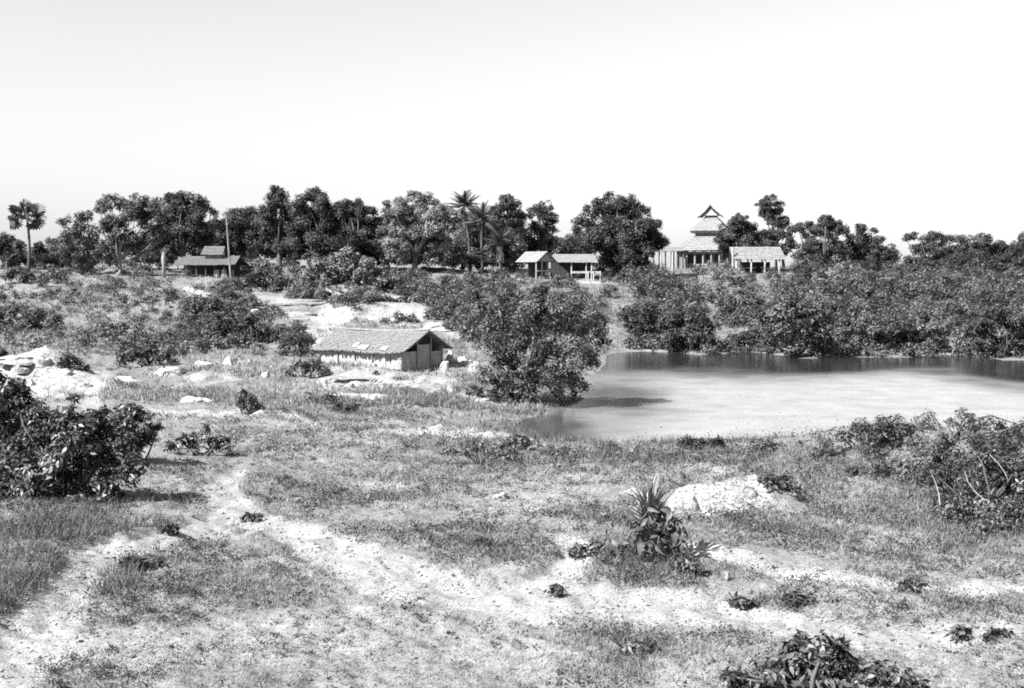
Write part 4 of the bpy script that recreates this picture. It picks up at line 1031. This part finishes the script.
# ------------------------------------------------------------------ stones, ruins and chalky lumps
def rock(name, label, cat, px, py, w, h, mat='stone', flat=1.0, depth=None, jag=.28, d=None, seed=None, group=None, peaks=()):
    """a broken lump of stone w x h picture pixels, bedded in the ground at its foot (px, py)"""
    d = d or dist_at(px, py); p = at(px, py, d); p[2] = gz(p[0], p[1]); k = d / F
    bm = bmesh.new(); bmesh.ops.create_icosphere(bm, subdivisions=4, radius=1)
    s = rng.integers(1000) if seed is None else seed
    V = np.array([v.co for v in bm.verts])
    f = 1 + jag * (fbm(V[:, 0] * 1.3 + s, V[:, 1] * 1.3 + V[:, 2] * 1.1 + s, s, 3) - .5) * 2.2
    cell = np.round(V * 2.2 + rng.normal(size=3)) / 2.2           # broken planes
    for q_ in range(9):        # split faces: planes that cut the lump flat
        nq = unit(rng.normal(size=3) + np.array([0, 0, .3])); cut = rng.uniform(.5, .82); ex = np.maximum(V @ nq - cut, 0)
        V = V - ex[:, None] * nq * .92
    V = V * f[:, None]
    V *= np.array([w * k * .5, (depth or max(w * k * .4, .3)), h * k])
    for (fx, fw, fh) in peaks: V[:, 2] += (V[:, 2] > 0) * fh * k * np.exp(-.5 * ((V[:, 0] / (w * k * .5) - fx) / fw) ** 2)
    lo = V[:, 2] < 0
    R_ = np.hypot(V[:, 0] / (w * k * .5), V[:, 1] / (depth or max(w * k * .4, .3))) + 1e-6
    grow = np.where(lo, np.clip(1.05 / R_, .8, 1.5), 1.0)
    V[:, 0] *= grow; V[:, 1] *= grow; V[:, 2] = np.where(lo, V[:, 2] * .8 - .15, V[:, 2])
    V += (fbm(V[:, 0] * 5 + s, V[:, 1] * 5 + V[:, 2] * 4, s, 3) - .5)[:, None] * np.array([.15, .15, .4]) * h * k
    for v, q in zip(bm.verts, V): v.co = Vector(q)
    me = bpy.data.meshes.new(name); bm.to_mesh(me); bm.free()
    o = link_mesh(name, me, M[mat], None); o.location = Vector([float(c) for c in p])
    return tag(o, label, cat, group)
rock('boulder', 'white boulder with dark hollow beneath at the slope foot', 'boulder', 230, 365, 20, 12)
rock('ruin', 'jagged white masonry ruin high on the left slope', 'ruin', 198, 300, 36, 7, peaks=[(-.6, .25, 6), (.5, .3, 2)])
rock('ruin', 'speckled white broken masonry right of the jagged ruin', 'ruin', 240, 312, 26, 6, mat='stone_dark', jag=.5)
for px_, py_, w, h, lab in ((221, 303, 14, 6, 'topmost pale rock of the line below the jagged ruin'), (234, 309, 12, 6, 'second pale rock of the line below the jagged ruin'), (256, 316, 13, 6, 'third pale rock of the line below the jagged ruin'), (268, 325, 10, 5, 'lowest pale rock of the line below the jagged ruin')):
    rock('rock', lab, 'rock', px_, py_, w, h, jag=.5)
rock('ruin', 'white broken wall with pointed end behind the hut', 'ruin', 337, 322, 40, 9, peaks=[(-.85, .15, 7)])
rock('ruin', 'white wall stump behind the hut roof ridge', 'ruin', 378, 322, 26, 9)
rock('earth_bank', 'curving white earth bank sloping down right behind the hut', 'earth bank', 405, 322, 40, 8, depth=1.2)
rock('earth_bank', 'lower end of the white bank behind the hut gable', 'earth bank', 436, 332, 32, 6, depth=1.0)
rock('earth_bank', 'long pale terrace edge on the slope above the hut, left part', 'earth bank', 300, 300, 76, 3, mat='stone_dark')
rock('earth_bank', 'long pale terrace edge on the slope above the hut, right part', 'earth bank', 382, 299, 66, 3, mat='stone_dark')
rock('earth_bank', 'pale terrace edge on the left slope beside the spiky bush', 'earth bank', 292, 316, 50, 3, mat='stone_dark')
rock('boulder', 'white pointed boulder nearest the gable end of the hut', 'boulder', 444, 372, 13, 14)
rock('boulder', 'small upright white boulder behind the pointed one', 'boulder', 450, 362, 9, 12)
rock('boulder', 'long white boulder right of the hut gable', 'boulder', 464, 362, 18, 9)
rock('boulder', 'large white boulder furthest right of the hut', 'boulder', 475, 373, 14, 15)
rock('boulder', 'white boulder touching the left end of the hut', 'boulder', 316, 350, 14, 11)
rock('boulder', 'half-buried pale block on the bank below the boulders', 'boulder', 452, 396, 12, 11)
rock('stone_slab', 'low white slab leftmost of the row at the slope foot', 'stone slab', 125, 381, 34, 4)
rock('stone_slab', 'peaked white slab in the row at the slope foot', 'stone slab', 168, 376, 30, 8)
rock('stone_slab', 'thin white slab nearest the boulder with dark hollow', 'stone slab', 204, 368, 28, 5)
rock('stone_slab', 'left half of the split white slab on the grass', 'stone slab', 187, 403, 22, 6)
rock('stone_slab', 'right half of the split white slab on the grass', 'stone slab', 207, 405, 24, 5)
rock('stone_slab', 'small tilted white slab on the path left of hut', 'stone slab', 266, 379, 12, 5)
for px_, py_, w, h, lab in ((20, 374, 18, 5, 'white lump at the left crest of the chalky mound'), (42, 372, 18, 6, 'tallest white lump on the crest of the chalky mound'), (64, 378, 18, 4, 'low white lump on the right shoulder of the chalky mound'),
                             (30, 388, 14, 5, 'white lump on the near face of the chalky mound'), (84, 388, 16, 5, 'white lump at the right foot of the chalky mound')):
    rock('chalk_lump', lab, 'chalk lump', px_, py_, w, h, jag=.5)
rock('stone_slab', 'white flat ledge at the left edge above chalky mound', 'stone slab', 20, 366, 44, 4)
rock('earth_bank', 'pale cut bank in front of the hut at left', 'earth bank', 348, 382, 56, 5, mat='stone_dark')
rock('earth_bank', 'pale cut bank in front of the hut at right', 'earth bank', 415, 388, 74, 7, mat='stone_dark')
rock('earth_bank', 'low white ledge below the two dark holes', 'earth bank', 362, 398, 66, 5)
rock('stone_slab', 'narrow white stone by the water below the shore tree', 'stone slab', 485, 401, 26, 5)
for px_, py_, w, h, lab in ((337, 384, 8, 6, 'black lump in place of the left hole in the cut bank'), (353, 389, 6, 5, 'smaller black lump in place of a hole in the cut bank'), (377, 376, 10, 5, 'black stump on the bank edge under the hut wall'), (421, 395, 8, 4, 'black clod on the pale bank right of the hut'), (307, 397, 9, 6, 'black clod on the grassy bank left of the holes')):
    rock('clod', lab, 'clod', px_, py_, w, h, mat='black_lump')  # solid black lumps stand in for the bank's two dark holes
mb = MB(); a_ = gpt(366, 386); 
for i in range(7): mb.tube(bent(a_ + np.array([i * .09, 0, 0]), a_ + np.array([.55 + i * .13, .5, .55]), .04), [.02, .02, .018, .012], 4)
tag(mb.build('brushwood', M['dry_stick']), 'little bundle of leaning brushwood before the hut', 'brushwood')
rock('stone', 'pale stone on the ledge below the bare mound', 'stone', 746, 575, 10, 6, mat='stone_dark')
rock('stone', 'small pointed pale stone left on the ledge', 'stone', 727, 583, 8, 9, mat='stone_dark')
rock('stone', 'small white stone on the grass in front of right-edge bush', 'stone', 893, 499, 6, 3)
rock('stone', 'white stone half hidden left of the strap-leaved plant', 'stone', 602, 519, 11, 5)
rock('stone', 'white stone lying on the bare patch in the middle', 'stone', 500, 498, 13, 4)
rock('stone', 'pale broken lump at the top left of the bare mound', 'stone', 690, 508, 22, 8, mat='stone_dark')
rock('stone', 'pale broken lump at the top right of the bare mound', 'stone', 745, 500, 26, 8, mat='stone_dark')

# many little clods and pebbles on the worn ground
def scatter_clods(name, n, mat, smin, smax, seed):
    r2 = np.random.default_rng(seed)
    u = r2.uniform(-80, 1100, n); dd = np.exp(r2.uniform(math.log(19), math.log(60), n)); x = (u - 512) / F * dd
    keep = lake_sd(x, dd) > .3; x, dd = x[keep], dd[keep]; z = height(x, dd); n = len(x)
    ico = bmesh.new(); bmesh.ops.create_icosphere(ico, subdivisions=1, radius=1); IV = np.array([v.co for v in ico.verts]); IF = np.array([[v.index for v in f.verts] for f in ico.faces]); ico.free()
    s = r2.uniform(smin, smax, n) ** 1.0 * r2.uniform(.5, 1.2, n)
    V = IV[None] * (1 + r2.normal(size=(n, len(IV), 1)) * .25) * s[:, None, None] * np.array([1.2, 1, .6]) + np.stack([x, dd, z], 1)[:, None, :]
    Fq = (IF[None] + (np.arange(n) * len(IV))[:, None, None]).reshape(-1, 3)
    o = quads_object(name, V.reshape(-1, 3), Fq, M[mat], None, None, 3); return tag(o, kind='stuff')
tag(scatter_clods('pebbles', 2600, 'stone_dark', .006, .022, 5), 'pale pebbles strewn over the worn ground', 'pebbles')
tag(scatter_clods('clods', 4200, 'clod', .012, .05, 6), 'earth clods strewn over the worn ground', 'clods')


# ------------------------------------------------------------------ ground cover that nobody could count
def in_poly(px, py, poly):
    ins = np.zeros(px.shape, bool); n = len(poly)
    for i in range(n):
        (ax, ay), (bx, by) = poly[i], poly[(i + 1) % n]
        c = (ay > py) != (by > py); xi = ax + (py - ay) / ((by - ay) or 1e-9) * (bx - ax); ins ^= c & (px < xi)
    return ins

def sample_poly(poly, n, r2):
    q = np.array(poly); x0, y0 = q.min(0); x1, y1 = q.max(0)
    px = r2.uniform(x0, x1, n * 4); py = r2.uniform(y0, y1, n * 4); k = in_poly(px, py, poly)
    return px[k][:n], py[k][:n]

def thicket(name, label, poly, n, rmin, rmax, mat, leaf, seed, cover=.55, lift=.35, sparse=.1):
    global rng
    r2 = np.random.default_rng(seed); px, py = sample_poly(poly, n, r2); x, y, z = ground_px(px, py)
    ok = (z > -.25) & (y < 172); u_ = 512 + F * x / y; ok &= ~((((y > 122) & (u_ > 510) & (u_ < 606)) | ((y > 128) & (u_ > 644) & (u_ < 792)) | ((y > 118) & (u_ > 168) & (u_ < 246))) & (r2.random(len(x)) < np.where((u_ > 510) & (u_ < 606), .7, .85))); x, y, z = x[ok], y[ok], z[ok]
    blobs = [(np.array([a, b_, c_ + r * lift]), r, .8) for a, b_, c_, r in zip(x, y, z, r2.uniform(rmin, rmax, len(x)))]
    P, N, S, T, _ = clump_leaves(blobs, leaf, cover, .8, .7, sparse)
    k = (P[:, 2] > hbase(P[:, 0], P[:, 1]) - .05) & (lake_sd(P[:, 0], P[:, 1]) > (-1.8 if seed in (102, 107) else -.5))
    o = leaves_object(name, P[k], N[k], S[k], T[k], M[mat]); tag(o, label, 'shrubs', kind='stuff'); return o

thicket('thicket', 'tangled shrubs covering the slope behind the shore tree', [(385, 280), (610, 276), (612, 300), (598, 335), (560, 345), (470, 345), (440, 322), (400, 302)], 230, .7, 1.5, 'leaf_mid', .23, 101)
thicket('thicket', 'unbroken scrub over the far bank of the tank', [(625, 292), (690, 280), (800, 282), (1060, 290), (1060, 345), (960, 350), (860, 352), (780, 345), (740, 330), (700, 330), (640, 322)], 420, .9, 1.8, 'leaf_mid', .24, 102, .5, .5)
thicket('thicket', 'tall scrub along the top of the far bank', [(625, 280), (700, 276), (800, 274), (1070, 280), (1070, 305), (800, 302), (625, 302)], 190, 1.0, 1.8, 'leaf_mid', .24, 111, .5, .75)
thicket('thicket', 'low shrubs along the ridge beneath the trees', [(-60, 262), (250, 266), (600, 270), (640, 272), (800, 270), (1080, 276), (1080, 292), (800, 284), (600, 284), (390, 282), (200, 280), (-60, 272)], 190, .5, 1.1, 'leaf_mid', .25, 103)
thicket('thicket', 'loose shrubs on the terrace above the hut', [(210, 285), (400, 276), (420, 302), (360, 312), (300, 306), (255, 300), (265, 345), (230, 350)], 130, .5, 1.15, 'leaf_mid', .22, 104)
thicket('thicket', 'scattered low shrubs on the left grassy slope', [(-40, 275), (180, 280), (200, 300), (190, 345), (110, 352), (-40, 345)], 210, .35, 1.0, 'leaf_mid', .2, 105, sparse=.3)
thicket('thicket', 'dark scrub running down the slope left of the hut', [(180, 305), (270, 305), (300, 330), (310, 362), (240, 352), (110, 362), (110, 345), (190, 340)], 150, .45, 1.05, 'leaf_mid', .2, 108)
thicket('thicket', 'tangled shrubs along the right-hand shore round the large bush', [(850, 440), (940, 425), (1060, 425), (1090, 540), (960, 545), (930, 500), (880, 480)], 150, .3, .7, 'leaf_mid', .11, 109, sparse=.25)
thicket('thicket', 'low scrub on the near edge of the tank', [(440, 447), (600, 450), (760, 446), (900, 440), (900, 462), (760, 468), (600, 462), (440, 470)], 70, .15, .38, 'leaf_mid', .1, 110, sparse=.3)
thicket('thicket', 'distant scrub beyond the ridge', [(-40, 262), (1060, 262), (1060, 270), (-40, 270)], 60, .6, 1.1, 'leaf_pale', .36, 106)
thicket('thicket', 'low waterside growth at the foot of the far bank', [(625, 340), (700, 346), (760, 344), (860, 350), (960, 350), (1060, 352), (1060, 359), (800, 359), (690, 354), (625, 351)], 190, .45, .95, 'leaf_mid', .24, 107)

def undergrowth(label, u0, u1, d0, d1, n, rmin, rmax, mat, seed, lift=.8, leaf=.28):
    r2 = np.random.default_rng(seed); u = r2.uniform(u0, u1, n); y = r2.uniform(d0, d1, n); x = (u - 512) / F * y; z = height(x, y) + r2.uniform(0, 1, n) ** 2 * rmax
    blobs = [(np.array([a, b_, c_ + r * lift]), r, .9) for a, b_, c_, r in zip(x, y, z, r2.uniform(rmin, rmax, n))]
    P, N, S, T, _ = clump_leaves(blobs, leaf, .8, .9, .5, .05)
    tag(leaves_object('undergrowth', P, N, S, T, M[mat]), label, 'shrubs', kind='stuff')
undergrowth('dark undergrowth beneath the trees of the left ridge', -80, 170, 148, 162, 70, .9, 1.7, 'leaf_dark', 201)
undergrowth('dark undergrowth behind the longhouse and the shrine', 165, 440, 156, 166, 120, 1.4, 2.6, 'leaf_dark', 202, 1.4)
undergrowth('undergrowth beneath the palms in the middle of the ridge', 375, 516, 146, 160, 75, 1.1, 2.2, 'leaf_mid', 203, 1.1)
undergrowth('dark undergrowth behind the veranda house', 510, 590, 158, 166, 30, 1.2, 2.0, 'leaf_dark', 204, 1.2)
undergrowth('undergrowth beneath the trees right of the shed', 800, 890, 144, 156, 40, .9, 1.6, 'leaf_dark', 205)
undergrowth('undergrowth filling the right-hand grove', 912, 1090, 148, 164, 70, .9, 1.7, 'leaf_dark', 206, .8)

undergrowth('leafy mass between the trunks left of the middle of the ridge', 222, 400, 150, 158, 70, 1.4, 2.4, 'leaf_dark', 207, 2.0, .24)
undergrowth('pale leafy growth between the trees in the middle of the ridge', 395, 520, 150, 158, 45, 1.3, 2.2, 'leaf_mid', 208, 1.8, .24)
undergrowth('leafy growth between the trees of the left end of the ridge', 60, 170, 150, 158, 22, 1.0, 1.8, 'leaf_dark', 209, 1.3, .24)

def blades(name, label, x, y, h, nb, wid, lean, mat, r2, tone=None):
    n = len(x); z = height(x, y) - .01
    X = np.repeat(x, nb) + r2.normal(size=n * nb) * np.repeat(h, nb) * .35; Yv = np.repeat(y, nb) + r2.normal(size=n * nb) * np.repeat(h, nb) * .35
    Z = np.repeat(z, nb); H_ = np.repeat(h, nb) * r2.uniform(.5, 1.2, n * nb)
    a = r2.uniform(0, math.pi, n * nb); w = np.repeat(wid, nb) * r2.uniform(.6, 1.3, n * nb)
    L_ = r2.normal(size=(n * nb, 2)) * lean * H_[:, None]
    V = np.empty((n * nb, 3, 3))
    V[:, 0] = np.stack([X - np.cos(a) * w, Yv - np.sin(a) * w, Z], 1); V[:, 1] = np.stack([X + np.cos(a) * w, Yv + np.sin(a) * w, Z], 1)
    V[:, 2] = np.stack([X + L_[:, 0], Yv + L_[:, 1], Z + H_], 1)
    t = np.clip(np.repeat(r2.uniform(.1, .9, n) if tone is None else tone, nb) + r2.normal(size=n * nb) * .15, 0, 1)
    o = quads_object(name, V.reshape(-1, 3), np.arange(n * nb * 3).reshape(-1, 3), M[mat], None, np.repeat(t, 3), 3)
    return tag(o, label, 'grass', kind='stuff')

def field(n, d0, d1, u0, u1, r2):
    u = r2.uniform(u0, u1, n); d = np.exp(r2.uniform(math.log(d0), math.log(d1), n)); return (u - 512) / F * d, d

r2 = np.random.default_rng(55)
LUSH = [  # picture ellipses where growth is thick: px, py, rx, ry, strength
 (40, 530, 110, 35, 1.0), (30, 600, 55, 35, 1.3), (150, 575, 60, 25, .9), (230, 585, 60, 25, .6), (640, 570, 90, 30, 1.1), (480, 555, 70, 22, .9), (760, 605, 60, 16, .8), (940, 520, 140, 50, .9), (640, 655, 70, 30, 1.0),
 (860, 480, 130, 40, .8), (480, 460, 90, 18, .8), (680, 458, 170, 14, .9), (200, 490, 80, 20, .5), (340, 410, 90, 22, .9), (330, 545, 60, 14, .6), (960, 600, 60, 20, .5), (400, 500, 120, 20, .4), (60, 660, 30, 12, .5), (750, 530, 70, 18, .8), (600, 520, 60, 14, .5), (430, 660, 30, 25, .4)]
LW = []
for px_, py_, rx, ry, s_ in LUSH:
    c_ = gpt(px_, py_); k_ = c_[1] / F; LW.append((c_[0], c_[1], rx * k_, ry * k_ * c_[1] / 7.0, s_))
def lush(x, y):
    r = np.zeros(x.shape)
    for cx, cy, rx, ry, s_ in LW: r = np.maximum(r, s_ * np.exp(-.7 * (((x - cx) / rx) ** 2 + ((y - cy) / ry) ** 2)))
    return r
def density(x, y):
    p = .28 + .75 * lush(x, y) + (fbm(x / 1.6, y / 1.6, 81, 3) - .5) * 2.6
    p = p * (1 - .93 * bare_at(x, y)) * (1 - footpath(x, y)) * (1 - .95 * np.clip(pale_at(x, y), 0, 1))
    return np.where((lake_sd(x, y) > .25), np.clip(p, 0.012, 1), 0)
x, y = field(80000, 18, 66, -150, 1170, r2)
k = r2.random(len(x)) < density(x, y); x, y = x[k], y[k]
lu = lush(x, y)
h_ = (.075 + .13 * lu) * r2.uniform(.6, 1.5, len(x)) * (y / 28) ** .45
blades('grass', 'short dry grass over the foreground', x, y, h_, 6, .010 * (y / 25) ** .7, .55, 'blade', r2, np.clip(.75 - .45 * lu + r2.normal(size=len(x)) * .15, 0, 1))
# taller grass bank at the bottom left
x, y = field(9000, 21, 35, -150, 130, r2); k = r2.random(len(x)) < np.clip(lush(x, y) * 1.1 - .3, 0, 1) * (1 - bare_at(x, y)) * (1 - footpath(x + .25, y)); x, y = x[k], y[k]
blades('tall_grass', 'taller grass bank at the bottom left', x, y, np.full(len(x), .26) * r2.uniform(.6, 1.3, len(x)), 6, np.full(len(x), .011), .4, 'blade', r2, r2.uniform(.1, .6, len(x)))
# hillside grass
x, y = field(60000, 62, 150, -200, 640, r2); k = (lake_sd(x, y) > .5) & (r2.random(len(x)) < np.clip(.25 + (fbm(x / 5, y / 5, 83, 3) - .4) * 2.2, .05, 1) * (1 - .9 * bare_at(x, y)) * (1 - .95 * np.clip(pale_at(x, y), 0, 1))); x, y = x[k], y[k]
blades('hill_grass', 'rough grass on the left hillside', x, y, r2.uniform(.15, .4, len(x)), 5, np.full(len(x), .035), .5, 'blade', r2, np.clip(fbm(x / 4, y / 4, 85, 3) + r2.normal(size=len(x)) * .12, 0, 1))
x, y = field(14000, 105, 160, 600, 1150, r2); k = lake_sd(x, y) > .5; x, y = x[k], y[k]
blades('bank_grass', 'rough grass under the scrub of the far bank', x, y, r2.uniform(.2, .5, len(x)), 4, np.full(len(x), .04), .5, 'blade', r2)
x, y = field(26000, 45, 70, 380, 1250, r2); sd_w = lake_sd(x, y); k = (sd_w > -.15) & (r2.random(len(x)) < .9 * np.exp(-np.maximum(sd_w, 0) / 1.3) * smooth(.3, .6, fbm(x / 2.5, y / 2.5, 95, 3) + .12)); x, y = x[k], y[k]
blades('shore_grass', 'rushy grass fringing the near shore of the tank', x, y, r2.uniform(.12, .42, len(x)), 6, np.full(len(x), .016), .35, 'blade', r2, r2.uniform(.0, .55, len(x)))
# leafy weeds
x, y = field(42000, 18.5, 64, -120, 1150, r2)
k = r2.random(len(x)) < np.clip(density(x, y) * (.15 + lush(x, y)) * (.15 + 1.9 * (fbm(x / .9, y / .9, 91, 2) > .52)), 0, 1); x, y = x[k], y[k]
nl = 7; n = len(x); hh = (.05 + .12 * lush(x, y)) * (y / 28) ** .4
P = np.stack([np.repeat(x, nl), np.repeat(y, nl), np.repeat(height(x, y), nl)], 1) + r2.normal(size=(n * nl, 3)) * np.repeat(hh, nl)[:, None] * np.array([.8, .8, 0]); P[:, 2] += np.abs(r2.normal(size=n * nl)) * np.repeat(hh, nl) * .8 + .01
N = r2.normal(size=(n * nl, 3)) * .6 + np.array([0, 0, 1.]); S = r2.uniform(.04, .10, n * nl) * (np.repeat(y, nl) / 26) ** .6
tag(leaves_object('weeds', P, N, S, np.clip(r2.normal(size=n * nl) * .2 + np.repeat(r2.uniform(.1, .8, n), nl), 0, 1), M['weed'], None, .5, .1), 'small leafy weeds spread through the foreground grass', 'weeds', kind='stuff')


# dark tufts of weed, each a knot of small leaves, thick on the worn slope
x, y = field(8000, 18.8, 58, -120, 1150, r2)
k = (lake_sd(x, y) > .4) & (r2.random(len(x)) < np.clip((fbm(x / 2.2, y / 2.2, 97, 3) - .42) * 3.2, .03, 1) * (1 - footpath(x, y))); x, y = x[k], y[k]
n = len(x); nl = 34; rad = np.exp(r2.normal(size=n) * .6) * .12 * (y / 26) ** .5
rr = np.repeat(rad, nl); off = r2.normal(size=(n * nl, 2)) * rr[:, None] * np.array([1.1, .7])
X2 = np.repeat(x, nl) + off[:, 0]; Y2 = np.repeat(y, nl) + off[:, 1]
P = np.stack([X2, Y2, height(X2, Y2) + np.abs(r2.normal(size=n * nl)) * rr * .8], 1)
N = r2.normal(size=(n * nl, 3)) * .7 + np.array([0, 0, .8]); S = r2.uniform(.03, .075, n * nl) * (np.repeat(y, nl) / 26) ** .6
tag(leaves_object('weed_tufts', P, N, S, np.clip(r2.normal(size=n * nl) * .2 + np.repeat(r2.uniform(0, .6, n), nl), 0, 1), M['weed'], None, .42, .0), 'dark tufts of weed dotted over the worn foreground', 'weeds', kind='stuff')
